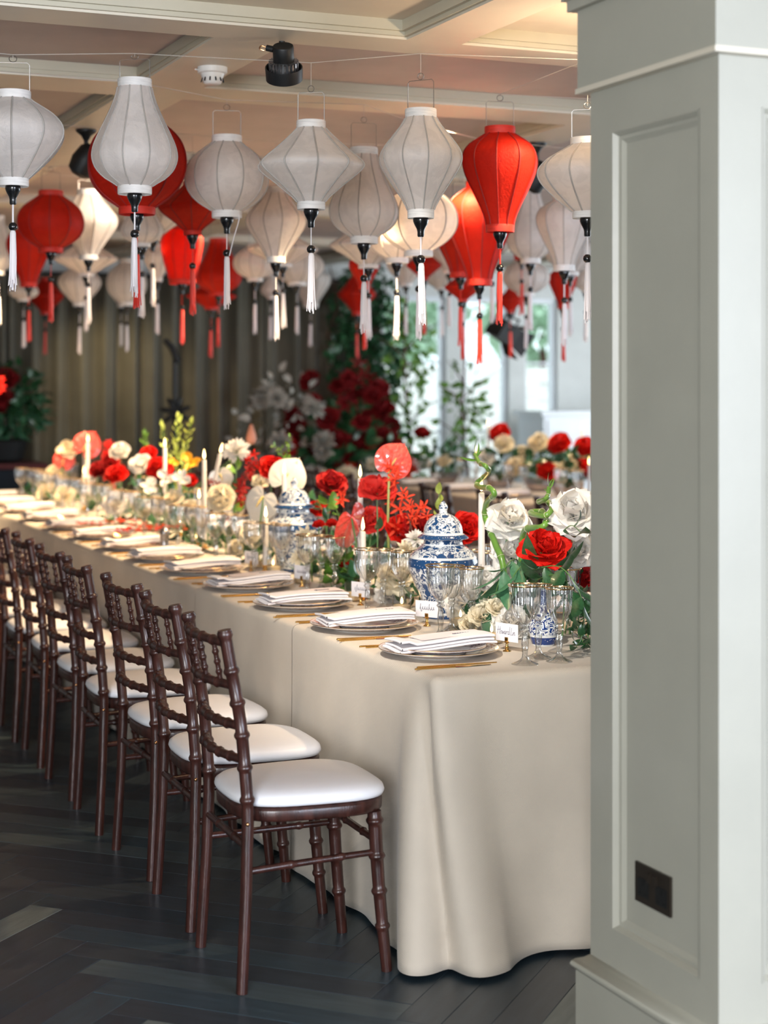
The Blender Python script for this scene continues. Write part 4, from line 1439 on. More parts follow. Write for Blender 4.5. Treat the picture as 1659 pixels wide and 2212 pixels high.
def script_mesh(seed, L, h, n):
    """A line of looping pen strokes, x = writing direction, y = up."""
    r = random.Random(seed)
    mb = MB()
    pts = []
    for k in range(n):
        x = L * k / n
        hh = h * (1.0 if r.random() < 0.25 else 0.5)
        pts += [(x, 0, 0), (x + L / n * 0.35, hh, 0), (x + L / n * 0.2, hh * 0.5, 0), (x + L / n * 0.6, 0.0 if r.random() < 0.8 else -h * 0.4, 0)]
    mb.tube(smooth_path(pts, n * 14), 0.0008, 4)
    return mb.mesh('lettering', M['ink'], 60)


SCR = [script_mesh(s, 0.058, 0.018, 7) for s in range(3)]


def rod(pts, rr, seg=8):
    return MB().tube(pts, rr, seg)


knife = MB().merge(rod([(-0.118, 0, 0.004), (-0.112, 0, 0.004), (-0.06, 0, 0.004), (0.0, 0, 0.004)], [0.0022, 0.0030, 0.0030, 0.0026]))
kb = MB()
kb.grid(lambda u, v: (0.0 + u * 0.105, (v - 0.5) * 0.016 * min(1, 1.25 - u * 0.8) + 0.001, 0.004 + 0.0012 * (1 - abs(v - 0.5) * 2)), 10, 5)
kb.grid(lambda u, v: (0.105 - u * 0.105, (v - 0.5) * 0.016 * min(1, 0.45 + u * 0.8) + 0.001, 0.004 - 0.0012 * (1 - abs(v - 0.5) * 2)), 10, 5)
chop = rod([(-0.115, 0, 0.0042), (-0.112, 0, 0.0042), (0.02, 0, 0.0036), (0.125, 0, 0.003)], [0.0026, 0.0034, 0.0028, 0.0017])
fork = rod([(-0.10, 0, 0.004), (-0.096, 0, 0.004), (-0.03, 0, 0.0035), (0.03, 0, 0.005)], [0.0018, 0.0028, 0.0024, 0.0026])
fh = MB()
fh.grid(lambda u, v: (0.03 + u * 0.032, (v - 0.5) * (0.006 + 0.016 * min(1, u * 1.6)), 0.005 - 0.003 * math.sin(u * PI)), 6, 5)
fh.grid(lambda u, v: (0.062 - u * 0.032, (v - 0.5) * (0.006 + 0.016 * min(1, (1 - u) * 1.6)), 0.0038 - 0.003 * math.sin(u * PI)), 6, 5)
for k in range(4):
    y = (k - 1.5) * 0.0058
    fh.tube([(0.060, y, 0.0046), (0.085, y, 0.004), (0.105, y, 0.008)], [0.0017, 0.0015, 0.0008], 5)
KN = knife.mesh('handle', M['gold'], 50), kb.mesh('blade', M['gold'], 50)
CS = chop.mesh('chopstick', M['gold'], 50)
FK = fork.mesh('handle', M['gold'], 50), fh.mesh('tines', M['gold'], 50)
clip = MB().lathe([(0, 0), (0.0115, 0), (0.0125, 0.002), (0.011, 0.004), (0.006, 0.007), (0.0045, 0.012), (0.0065, 0.014), (0.0040, 0.017), (0.0036, 0.028), (0.006, 0.031), (0, 0.032)], 14).mesh('stand', M['gold'], 40)
jaw = MB().box((-0.0032, -0.006, 0.026), (-0.0012, 0.006, 0.042)).box((0.0012, -0.006, 0.026), (0.0032, 0.006, 0.042)).mesh('jaw', M['gold'], 20)
cardm = MB().box((-0.0006, -0.043, 0.030), (0.0006, 0.043, 0.081)).mesh('name_card', M['napkin'], 20)

# the name on the first card, written stroke by stroke
STROKES = {'H': ([[(0, 0), (0.02, .5), (0.05, 1.05)], [(0.42, -.05), (0.45, .5), (0.5, 1)], [(-0.12, .5), (.2, .56), (.66, .62)]], .62),
           'o': ([[(.28, .42), (.1, .42), (.0, .2), (.1, 0), (.28, .12), (.28, .36), (.40, .38)]], .40), 'w': ([[(0, .42), (.08, 0), (.2, .36), (.3, 0), (.42, .42)]], .48),
           'a': ([[(.3, .38), (.1, .42), (0, .2), (.1, 0), (.28, .25), (.31, .38), (.31, .02), (.4, .06)]], .44), 'r': ([[(0, 0), (.05, .42), (.06, .3), (.2, .44), (.3, .38)]], .34),
           'd': ([[(.3, .38), (.1, .42), (0, .2), (.1, 0), (.3, .2), (.37, 1.1), (.33, .05), (.43, .06)]], .62), 'L': ([[(.12, 1.0), (.06, .5), (.0, 0), (.2, .0), (.42, .06)]], .46),
           'i': ([[(0, .4), (0, .02), (.08, .04)], [(.05, .62), (.07, .66)]], .16), 'n': ([[(0, 0), (.03, .42), (.03, .2), (.15, .42), (.25, .35), (.26, 0), (.42, .12)]], .45)}
mb = MB()
cx = 0
for ch in 'Howard Lin':
    if ch == ' ':
        cx += 0.05
        continue
    st, adv = STROKES[ch]
    for s in st:
        mb.tube(smooth_path([((cx + x + y * 0.16) * 0.0172, y * 0.0205, 0) for x, y in s], max(4, len(s) * 4)), 0.00055, 4)
    cx += adv
NAME_INK = mb.mesh('lettering', M['ink'], 60)
plate_y = [4.392, 4.945, 5.50, 6.085, 6.68, 7.22, 7.76, 8.36, 8.95, 9.58, 10.2, 10.8, 11.4]
PLX = 2.032
prnd2 = random.Random(5)
for i, y in enumerate(plate_y):
    nth = ORD[i]
    at = '%s place setting on the aisle side' % nth
    ry = R_(prnd2.uniform(-2, 2))
    c = thing('charger_plate', 'white charger with printed border, ' + at, 'plate', (PLX, y, TT + 0.0025), (0, 0, ry), 'chargers on the long table')
    ob('glaze', CH, c)
    ob('gilt_edge', CHR, c)
    c = thing('dinner_plate', 'smaller plate stacked on the charger, ' + at, 'plate', (PLX, y, TT + 0.0105), (0, 0, ry + 1), 'dinner plates on the long table')
    ob('glaze', PLT, c)
    ob('gilt_edge', PLR, c)
    zn = TT + 0.034
    na = R_(prnd2.uniform(-5, 3))
    o = ob('napkin', NAP[i % 3], None, (PLX + 0.004, y, zn), (0, R_(-1.5), na))
    tag(o, 'folded white napkin on the stacked plates, ' + at, 'napkin', 'napkins on the long table')
    if i < 6:
        t = thing('menu_card', 'blush menu card lying on the napkin, ' + at, 'menu', (PLX + 0.035, y + 0.008, zn + 0.0215), (0, R_(-1.5), na))
        t['group'] = 'menu cards on the long table'
        ob('paper', menu_m, t)
        ob('lettering', SCR[i % 3], t, (0.008, -0.010, 0.0046), (0, 0, R_(3)), label='dark handwritten lettering')
    for kind, dx, dy, lab in (('large', 0.145, -0.245, 'large gilt rimmed goblet nearest the plate'), ('small', 0.232, -0.160, 'gilt rimmed goblet set furthest back'), ('small', 0.262, -0.235, 'small gilt rimmed goblet nearest the flowers')):
        glass(kind, PLX + dx + prnd2.uniform(-.006, .006), y + dy + prnd2.uniform(-.008, .008), lab + ', ' + nth + ' setting aisle side', 'goblets on the aisle side')
    if i < 9:
        for dy, nm, ms in ((-0.190, 'chopstick', (CS,)), (-0.215, 'table_knife', KN), (0.188, 'table_fork', FK), (0.212, 'table_fork', FK)):
            lab = {'chopstick': 'gold chopstick lying by the plate', 'table_knife': 'slim gold knife lying outside the chopstick', 'table_fork': 'slim gold fork ' + ('closest to' if dy < 0.2 else 'second from') + ' the plate'}[nm]
            x = PLX - 0.045 + prnd2.uniform(-.008, .008) - (0.012 if dy in (-0.215, 0.212) else 0)
            rz = R_(prnd2.uniform(-2, 2))
            if len(ms) == 1:
                o = ob(nm, ms[0], None, (x, y + dy, TT + 0.002), (0, 0, rz))
                tag(o, lab + ', ' + nth + ' setting', 'cutlery', 'gold cutlery on the long table')
            else:
                t = thing(nm, lab + ', ' + nth + ' setting', 'cutlery', (x, y + dy, TT + 0.002), (0, 0, rz), 'gold cutlery on the long table')
                ob('handle', ms[0], t)
                ob('blade' if nm == 'table_knife' else 'tines', ms[1], t)
    if i < 5:
        t = thing('card_holder', 'little gold place card stand at the %s place setting' % nth, 'card holder', (PLX + 0.205, y - 0.02, TT + 0.002), (0, 0, R_(26 + prnd2.uniform(-6, 6))))
        t['group'] = 'place card stands'
        ob('stand', clip, t)
        ob('jaw', jaw, t)
        o = ob('place_card', cardm, None, (PLX + 0.205, y - 0.02, TT + 0.002), t.rotation_euler)
        tag(o, 'white place card in its gold stand, %s place setting' % nth, 'place card', 'place cards')
        if i == 0:
            ob('lettering', NAME_INK, o, (-0.0009, 0.036, 0.050), (PI / 2, 0, -PI / 2), label='handwritten name in dark ink')
        else:
            ob('lettering', SCR[i % 3], o, (-0.0009, 0.026, 0.054), (PI / 2, 0, -PI / 2), label='handwritten name in dark ink')
# the far side of the table: what shows between the flowers
for i, y in enumerate(plate_y):
    nth = ORD[i]
    c = thing('charger_plate', 'white charger with printed border, %s setting on the window side' % nth, 'plate', (2.95 - 0.175, y + 0.1, TT + 0.0025), (0, 0, PI), 'chargers on the long table')
    ob('glaze', CH, c)
    ob('gilt_edge', CHR, c)
    o = ob('napkin', NAP[(i + 1) % 3], None, (2.95 - 0.175, y + 0.1, TT + 0.030), (0, 0, PI))
    tag(o, 'folded white napkin on the %s charger of the window side' % nth, 'napkin', 'napkins on the long table')
    for kind, dx, dy, lab in (('large', -0.145, 0.235, 'large gilt rimmed goblet'), ('small', -0.245, 0.21, 'small gilt rimmed goblet'), ('small', -0.22, 0.15, 'slim gilt rimmed goblet behind another')):
        if i < 9 or kind == 'large':
            glass(kind, 2.775 + dx, y + 0.1 + dy - 0.06, lab + ', ' + nth + ' setting on the window side', 'goblets on the window side')


# ------------------------------------------------------------------ candles, jars, vases
FLM = MB().lathe([(0, 0), (0.0035, 0.003), (0.0056, 0.009), (0.0060, 0.015), (0.0046, 0.025), (0.0024, 0.036), (0, 0.047)], 12).mesh('flame', M['flame'], 180)
WCK = MB().tube([(0, 0, 0), (0.001, 0, 0.012)], 0.0008, 5).mesh('wick', M['wick'], 60)
WAXM = {}


def candle(px, ftop, x, label, zb=None, lean=0.0, r=0.0115, warm=False, d=None):
    """Taper whose flame tip is seen at (px, ftop) in the row at x; it stands in a small brass cup on the table."""
    p = at_d(px, ftop, d) if d else at_x(px, ftop, x)
    zt = p.z - 0.050
    cup = 0.030
    h = zt - TT - 0.012
    t = thing('taper_candle', label, 'candle', (p.x - lean * h, p.y, TT + 0.003), (0, math.atan(lean), 0), 'taper candles on the tables')
    key = round(h, 2)
    if key not in WAXM:
        WAXM[key] = MB().lathe([(0, 0.008), (r, 0.008), (r * 0.86, key), (r * 0.55, key + 0.003), (0, key + 0.004)], 18).mesh('wax', M['wax'], 50)
    ob('wax', WAXM[key], t)
    ob('holder', HOLD, t, label='small brass candle cup')
    ob('wick', WCK, t, (0, 0, key + 0.002))
    ob('flame', FLM, t, (0, 0, key + 0.007))
    return t


HOLD = MB().lathe([(0, 0), (0.026, 0), (0.028, 0.003), (0.020, 0.007), (0.0125, 0.012), (0.0125, 0.030), (0.0145, 0.032), (0.0150, 0.034), (0.0122, 0.034), (0.0100, 0.02), (0, 0.02)], 20).mesh('holder', M['gold'], 40)
for px, fy, x, lab in ((778, 1003, 2.42, 'tall lit taper candle in front of the pink anthurium'), (1040, 1029, 2.46, 'tall lit taper candle right beside the near ginger jar'), (614, 994, 2.36, 'lit taper candle in front of the white anthurium by the far ginger jar'),
                       (441, 966, 2.34, 'lit taper candle left of the white anthuriums'), (356, 944, 2.44, 'lit taper candle before the yellow green sprays'), (190, 934, 2.46, 'lit taper candle in front of the large red anthurium'), (183, 929, 2.5, 'lit taper candle just behind another by the red anthurium'),
                       (784, 1112, 2.30, 'short lit candle burning in front of the tall taper'), (574, 1090, 2.26, 'short lit candle under the low white anthurium'), (430, 1050, 2.3, 'short lit candle among the goblets mid table'), (388, 1010, 2.42, 'short lit candle behind the white orchids'), (182, 1002, 2.36, 'short lit candle below the red anthuriums')):
    candle(px, fy, x, lab)
t = candle(476, 950, 2.4, 'bent taper candle leaning over behind the white anthuriums', lean=0.22)
for px, fy, d, lab in ((1055, 905, 12.6, 'lit candle on the window table near the white panel'), (1257, 912, 12.0, 'lit candle on the window table close to the pillar'), (1273, 985, 10.6, 'lit candle on the window table touching the pillar edge'), (1029, 965, 13.0, 'lit candle behind the tip of the curly bamboo')):
    candle(px, fy, 0, lab, d=d)

VOT = (MB().lathe([(0, 0), (0.029, 0), (0.031, 0.002), (0.0325, 0.066), (0.0315, 0.067), (0.0295, 0.006), (0, 0.005)], 28).mesh('cup', M['glass_votive'], 50),
       MB().lathe([(0, 0.006), (0.028, 0.006), (0.0285, 0.030), (0.024, 0.0315), (0, 0.030)], 24).mesh('wax', M['wax_warm'], 50))
SFL = MB().lathe([(0, 0), (0.0035, 0.003), (0.0048, 0.008), (0.0036, 0.015), (0, 0.024)], 10).mesh('flame', M['flame'], 180)
for px, py, lab in ((1062, 1392, 'glass votive with a burning tea light behind the name card'), (868, 1328, 'glass votive with a burning tea light by the second setting'), (764, 1300, 'glass votive with a burning tea light below the green vine'), (995, 1358, 'glass votive half hidden by leaves at the ginger jar'),
                    (652, 1262, 'glass votive with a burning tea light left of the green vine'), (552, 1228, 'glass votive by the fifth setting'), (590, 1240, 'glass votive between goblets near the far ginger jar'), (425, 1178, 'glass votive near the seventh setting'), (320, 1140, 'glass votive among goblets near the eighth setting'), (240, 1110, 'glass votive far down the table')):
    p = at_z(px, py, TT)
    t = thing('votive', lab, 'votive candle', (p.x, p.y, TT + 0.002), group='glass votives on the long table')
    ob('cup', VOT[0], t)
    ob('wax', VOT[1], t)
    ob('wick', WCK, t, (0, 0, 0.029), scale=0.6)
    ob('flame', SFL, t, (0, 0, 0.034))

jarp = smooth_path([(r, 0, z) for r, z in [(0.064, 0), (0.070, 0.004), (0.0715, 0.03), (0.078, 0.07), (0.096, 0.115), (0.112, 0.155), (0.1155, 0.180), (0.108, 0.203), (0.090, 0.222), (0.070, 0.237), (0.0645, 0.243), (0.064, 0.262)]], 44)
jar_m = MB().lathe([(0, 0.0)] + [(p.x, p.z) for p in jarp] + [(0.058, 0.262), (0.058, 0.25), (0, 0.25)], 48).mesh('body', M['jar'], 50)
lidp = [(0, 0), (0.080, 0.0), (0.0845, 0.003), (0.083, 0.006), (0.070, 0.015), (0.065, 0.018), (0.0645, 0.026), (0.062, 0.040), (0.054, 0.057), (0.042, 0.070), (0.026, 0.079), (0.016, 0.082), (0.013, 0.085), (0.0125, 0.090), (0.015, 0.098), (0.0148, 0.106), (0.0105, 0.113), (0.0085, 0.116), (0.005, 0.122), (0, 0.125)]
lid_m = MB().lathe(lidp, 48).mesh('lid', M['jar_lid'], 45)
for x, y, rz, lab in ((2.375, 5.10, 0.3, 'blue and white lidded ginger jar behind the near goblets'), (2.40, 6.60, 1.4, 'blue and white lidded ginger jar further along, before the white anthurium')):
    t = thing('ginger_jar', lab, 'jar', (x, y, TT + 0.002), (0, 0, rz), 'blue and white ginger jars')
    ob('body', jar_m, t)
    ob('lid', lid_m, t, (0, 0, 0.2585))
p = at_z(1188, 1400, TT)
t = thing('bud_vase', 'small blue and white porcelain vase behind the nearest goblets', 'vase', (p.x, p.y + 0.04, TT + 0.002), (0, 0, 0.8))
vp = smooth_path([(r, 0, z) for r, z in [(0.030, 0), (0.033, 0.004), (0.040, 0.025), (0.0435, 0.05), (0.040, 0.075), (0.028, 0.102), (0.016, 0.122), (0.0115, 0.140), (0.012, 0.155), (0.016, 0.163)]], 30)
ob('body', (MB().lathe([(0, 0)] + [(q.x, q.z) for q in vp] + [(0.013, 0.163), (0.009, 0.145), (0, 0.14)], 40), M['vase'], 50), t)
p = at_z(355, 1190, TT)
t = thing('pepper_mill', 'patterned silver pepper mill beside the red berry twigs', 'mill', (p.x, p.y, TT + 0.002))
ob('body', (MB().lathe([(0, 0), (0.026, 0), (0.027, 0.004), (0.022, 0.02), (0.0205, 0.05), (0.023, 0.068), (0.0235, 0.075), (0, 0.075)], 24), M['silver'], 40), t)
ob('cap', (MB().lathe([(0, 0.0755), (0.022, 0.0755), (0.023, 0.085), (0.018, 0.098), (0.008, 0.104), (0.007, 0.110), (0, 0.113)], 24), M['silver'], 40), t)

# ------------------------------------------------------------------ flowers and foliage


def petal(w, l, cup, a0, a1, tip=0.0, ruffle=0.0, seed=0, nu=7, nv=10, base=0.25):
    """Grows along +z from the origin and bends towards +y; w half width, l length, tip 0 round .. 1 pointed."""
    r = random.Random(seed)
    p1, p2 = r.uniform(0, 6), r.uniform(0, 6)
    ys, zs = [0.0], [0.0]
    N = 24
    for k in range(N):
        a = a0 + (a1 - a0) * (k / N) ** 1.6
        ys.append(ys[-1] + math.sin(a) * l / N)
        zs.append(zs[-1] + math.cos(a) * l / N)
    mb = MB()

    def fn(u, v):
        q = u * 2 - 1
        k = v * N
        i = min(int(k), N - 1)
        y, z = lerp(ys[i], ys[i + 1], k - i), lerp(zs[i], zs[i + 1], k - i)
        round_ = base + (1 - base) * math.sin(min(1, v / 0.62) * PI / 2)
        end = math.sqrt(max(0, 1 - max(0, (v - 0.62) / 0.385) ** 2)) if v > 0.62 else 1
        pt = 1 - max(0, (v - 0.55) / 0.45)
        ww = w * round_ * lerp(end, min(1, pt + 0.02), tip)
        rf = ruffle * v * v * (math.sin(q * 5 + p1) + 0.6 * math.sin(q * 9 + p2))
        a = a0 + (a1 - a0) * v ** 1.6
        lift = -cup * w * q * q * (0.4 + 0.6 * v) + rf * l
        return (q * ww, y + math.cos(a) * lift, z - math.sin(a) * lift)
    return mb.grid(fn, nu, nv)


def bloom(kind, R, seed):
    """[(petal mesh builder, matrix)] facing +z, radius about R."""
    r = random.Random(seed)
    out = []
    if kind == 'rose':
        ring = [(5, 0.42, 0.62, -0.55, 0.10, 0.05), (5, 0.60, 0.80, -0.25, 0.45, 0.16), (6, 0.74, 0.95, 0.05, 0.95, 0.30), (7, 0.84, 1.05, 0.40, 1.55, 0.55), (7, 0.86, 1.06, 0.85, 1.95, 0.75)]
    elif kind == 'reflexed':
        ring = [(5, 0.40, 0.60, -0.5, 0.25, 0.3), (6, 0.55, 0.82, -0.1, 0.8, 0.5), (7, 0.64, 0.98, 0.25, 1.35, 0.5), (8, 0.66, 1.06, 0.65, 1.8, 0.6), (8, 0.64, 1.08, 1.05, 2.2, 0.65), (7, 0.60, 1.0, 1.5, 2.6, 0.65)]
    elif kind == 'peony':
        ring = [(6, 0.30, 0.55, -0.4, 0.35, 0.2), (8, 0.36, 0.72, -0.1, 0.7, 0.2), (9, 0.42, 0.88, 0.2, 1.1, 0.25), (9, 0.50, 0.98, 0.55, 1.5, 0.25), (9, 0.55, 1.02, 0.95, 1.9, 0.3)]
    elif kind == 'mum':
        ring = [(8, 0.14, 0.62, -0.35, 0.2, 0.5), (12, 0.15, 0.82, 0.0, 0.6, 0.5), (14, 0.16, 0.96, 0.35, 1.1, 0.5), (15, 0.17, 1.04, 0.75, 1.6, 0.5), (15, 0.17, 1.04, 1.2, 2.0, 0.5)]
    elif kind == 'orchid':
        ring = [(3, 0.30, 0.95, 1.1, 1.6, 0.4), (2, 0.48, 0.95, 1.15, 1.65, 0.1), (1, 0.22, 0.5, 0.2, 1.0, 0.3)]
    else:
        ring = [(5, 0.13, 1.0, 1.0, 1.75, 0.35), (1, 0.2, 0.4, 0.3, 1.2, 0.3)]
    az = r.uniform(0, 6)
    for k, (n, w, l, a0, a1, tip) in enumerate(ring):
        for i in range(n):
            a = az + 2 * PI * (i + (0.5 if k % 2 else 0)) / n + r.uniform(-.22, .22)
            sj = r.uniform(.82, 1.12) if k > 0 else 1
            da = r.uniform(-.18, .18)
            rf = 0.055 if kind in ('peony', 'reflexed') else 0.035
            pb = petal(w * R * r.uniform(.92, 1.08), l * R * sj, (0.55 if k < 3 else 0.2) * r.uniform(.6, 1.3), a0 + da, a1 + da * 1.5, tip, rf, r.random() * 99)
            out.append((pb, Matrix.Rotation(a, 4, 'Z') @ Matrix.Translation((0, 0.035 * R * k, -0.03 * R * k))))
        az += 0.7
    return out


BL = {}


def bloom_set(kind, R, matname, seed, split):
    """Shared meshes: per-petal meshes (split) or one joined bloom."""
    key = (kind, matname, seed % 3, split)
    if key not in BL:
        ps = bloom(kind, 1.0, seed % 3 + 5)
        if split:
            BL[key] = [(mb.mesh('petal', M[matname], 180), T) for mb, T in ps]
        else:
            mb = MB()
            for p, T in ps:
                mb.merge(p, T)
            BL[key] = mb.mesh('bloom', M[matname], 180)
    return BL[key]


def stem_between(a, b, r=0.003, bow=0.02, m='stem', seed=0):
    q = random.Random(seed)
    a, b = Vector(a), Vector(b)
    mid = a.lerp(b, 0.5) + Vector((q.uniform(-bow, bow), q.uniform(-bow, bow), 0))
    return MB().tube(smooth_path([a, mid, b], 9), r, 6)


CAMV = Vector((0, 0, CAM_H))


def face_matrix(p, up=0.55, yawj=0.0, toward=1.0):
    """Orientation of a bloom at p: looks up and partly towards the aisle end."""
    v = Vector((-SY * toward, -CY * toward, 0))
    v = Matrix.Rotation(yawj, 3, 'Z') @ v
    n = (v * (1 - up) + Vector((0, 0, up))).normalized()
    return n.to_track_quat('Z', 'Y').to_matrix().to_4x4()


def flower(name, label, kind, matname, p, R, up=0.5, yawj=0.0, split=False, base=None, seed=1, group=None, stem='stem', leaf=True, cat='flower', zb=None):
    p = Vector(p)
    zb = TT + 0.004 if zb is None else zb
    b = Vector(base) if base else Vector((lerp(p.x, 2.42, 0.25) if p.x < 3.4 else p.x, p.y + 0.01, zb))
    t = thing(name, label, cat, b, group=group)
    q = p - b
    Rm = Matrix.Translation(q) @ face_matrix(p, up, yawj) @ Matrix.Scale(R, 4)
    g = bloom_set(kind, R, matname, seed, split)
    if split:
        for me, T in g:
            ob('petal', me, t, mw=Rm @ T)
    else:
        ob('bloom', g, t, mw=Rm)
    cal = Rm @ Vector((0, 0, -0.10))
    ob('stem', (stem_between((0, 0, 0), cal, 0.0028, 0.01, seed=seed), M[stem]), t)
    if split and kind != 'star':
        cm = MB().lathe([(0, -0.14), (0.10, -0.10), (0.20, 0.0), (0.16, 0.02), (0, 0.0)], 10)
        ob('calyx', (cm, M['stem']), t, mw=Rm)
    if leaf and q.length > 0.14:
        ob('leaf', LEAF['ovate'], t, mw=Matrix.Translation(q * 0.62) @ Matrix.Rotation(seed * 1.7, 4, 'Z') @ Matrix.Rotation(0.9, 4, 'X') @ Matrix.Scale(0.06, 4))
    return t


def leaf_mb(wide, tip=1.0, fold=0.25, droop=0.9, nu=5, nv=8):
    """Leaf 1 long along +z bending to +y with a folded midrib."""
    ys, zs = [0.0], [0.0]
    N = 20
    for k in range(N):
        a = droop * (k / N)
        ys.append(ys[-1] + math.sin(a) / N)
        zs.append(zs[-1] + math.cos(a) / N)

    def fn(u, v):
        q = u * 2 - 1
        k = v * N
        i = min(int(k), N - 1)
        y, z = lerp(ys[i], ys[i + 1], k - i), lerp(zs[i], zs[i + 1], k - i)
        w = wide * (math.sin(PI * v ** 0.8) ** 0.85 if 0 < v < 1 else 0.0) + 0.006 * (1 - v)
        return (q * w, y - abs(q) * w * fold, z)
    return MB().grid(fn, nu, nv)


LEAF = {'ovate': leaf_mb(0.30).mesh('leaf', M['leaf'], 180), 'lance': leaf_mb(0.135, droop=0.7).mesh('leaf', M['leaf_grey'], 180), 'narrow': leaf_mb(0.085, droop=0.5, fold=0.4).mesh('leaf', M['leaf_bright'], 180),
        'bright': leaf_mb(0.34, droop=0.8).mesh('leaf', M['leaf_bright'], 180), 'lime': leaf_mb(0.25).mesh('leaf', M['leaf_lime'], 180), 'dark': leaf_mb(0.26, droop=1.2).mesh('leaf', M['leaf'], 180), 'lance_dark': leaf_mb(0.19, droop=0.6).mesh('leaf', M['leaf'], 180)}


def aim(v, roll=0.0):
    return Vector(v).normalized().to_track_quat('Z', 'Y').to_matrix().to_4x4() @ Matrix.Rotation(roll, 4, 'Z')


def sprig(name, label, base, pts, leaves, kind, L, group=None, stem='stem', seed=0, spread=1.0, cat='foliage', sr=0.0022, fall=0.0):
    """A leafy stem through pts (world), with separate leaves along it."""
    r = random.Random(seed)
    b = Vector(base)
    t = thing(name, label, cat, b, group=group)
    P = smooth_path([Vector(p) - b for p in pts], 24)
    ob('stem', (MB().tube(P, [lerp(sr, sr * 0.5, k / 23) for k in range(24)], 6), M[stem]), t)
    for i in range(leaves):
        u = 0.18 + 0.82 * i / max(1, leaves - 1)
        k = min(22, int(u * 23))
        p = P[k].lerp(P[k + 1], u * 23 - k)
        tg = (P[k + 1] - P[k]).normalized()
        a = i * 2.4 + r.uniform(-.5, .5)
        sd = tg.orthogonal().normalized()
        sd = Matrix.Rotation(a, 3, tg) @ sd
        dv = tg * 0.55 + sd * spread + Vector((0, 0, -fall))
        if i == leaves - 1:
            dv = tg
        ob('leaf', LEAF[kind], t, mw=Matrix.Translation(p) @ aim(dv, r.uniform(-.6, .6)) @ Matrix.Scale(L * r.uniform(.75, 1.1), 4))
    return t


def heart_mb(puck):
    """Anthurium spathe: heart in the xz plane, lobes at the top by the stem, tip at -z; slightly dished to +y."""
    mb = MB()
    nr, na = 9, 40

    def fn(u, v):
        a = u * 2 * PI
        h = min(a, 2 * PI - a)
        q = 0.92 - 0.46 * math.exp(-(h / 0.26) ** 2) + 0.16 * math.exp(-((h - PI) / 0.30) ** 2) + 0.05 * math.sin(h) ** 2
        x, z = q * math.sin(a), q * math.cos(a)
        x0, z0 = 0.0, 0.40
        X, Z = lerp(x0, x, v), lerp(z0, z, v)
        d = math.hypot(X, Z - z0)
        y = -0.14 * d * d + puck * math.sin(9 * math.atan2(X, -(Z - z0))) * v * (1 - v) * 2
        return (X, y, Z)
    mb.grid(fn, na, nr, wrap=True)
    tip = MB().lathe([(0.06, 0), (0.03, 0.06), (0, 0.16)], 6)
    mb.merge(tip, Matrix.Translation((0, -0.16, -1.02)) @ Matrix.Rotation(PI - 0.3, 4, 'X'))
    return mb


SP_RED, SP_WHITE = heart_mb(0.05).mesh('spathe', M['spathe_red'], 180), heart_mb(0.02).mesh('spathe', M['spathe_white'], 180)
SPAD = MB().tube([(0, 0.0, 0.40), (0, 0.10, 0.36), (0, 0.20, 0.10), (0, 0.25, -0.20)], [0.03, 0.055, 0.055, 0.03], 10).mesh('spadix', M['spadix'], 60)
SPADR = MB().tube([(0, 0.0, 0.40), (0, 0.10, 0.36), (0, 0.20, 0.10), (0, 0.25, -0.20)], [0.03, 0.055, 0.055, 0.03], 10).mesh('spadix', M['spathe_red'], 60)


def anthurium(label, red, p, R, base, yawj=0.0, roll=0.0, pitch=0.0, back=False, stem='stem', thick=1.0):
    """yawj turns the face away from the aisle end, roll spins it in its plane, pitch tips it back."""
    b = Vector(base)
    q = Vector(p) - b
    t = thing('anthurium', label, 'flower', b)
    # spathe local +y looks at the viewer's end of the room
    Rm = Matrix.Translation(q) @ Matrix.Rotation(-YAW + PI + yawj, 4, 'Z') @ Matrix.Rotation(pitch, 4, 'X') @ Matrix.Rotation(roll, 4, 'Y') @ Matrix.Scale(R, 4)
    ob('spathe', SP_RED if red else SP_WHITE, t, mw=Rm, label='glossy coral red spathe' if red else 'waxy white spathe')
    ob('spadix', SPADR if red and not back else SPAD, t, mw=Rm, label='pale yellow spadix')
    ob('stem', (stem_between((0, 0, 0), Rm @ Vector((0, -0.01, 0.40)), 0.0032 * thick, 0.02, seed=int(R * 9999)), M[stem]), t)
    return t

# --- the arrangement by the pillar
XC = 2.46


def ax(px, py, x=XC):
    return at_x(px, py, x)


def pxm(px_size, p):
    """Half of a photo size in metres at point p."""
    d = SY * p.x + CY * p.y
    return px_size * d / FPX / 2


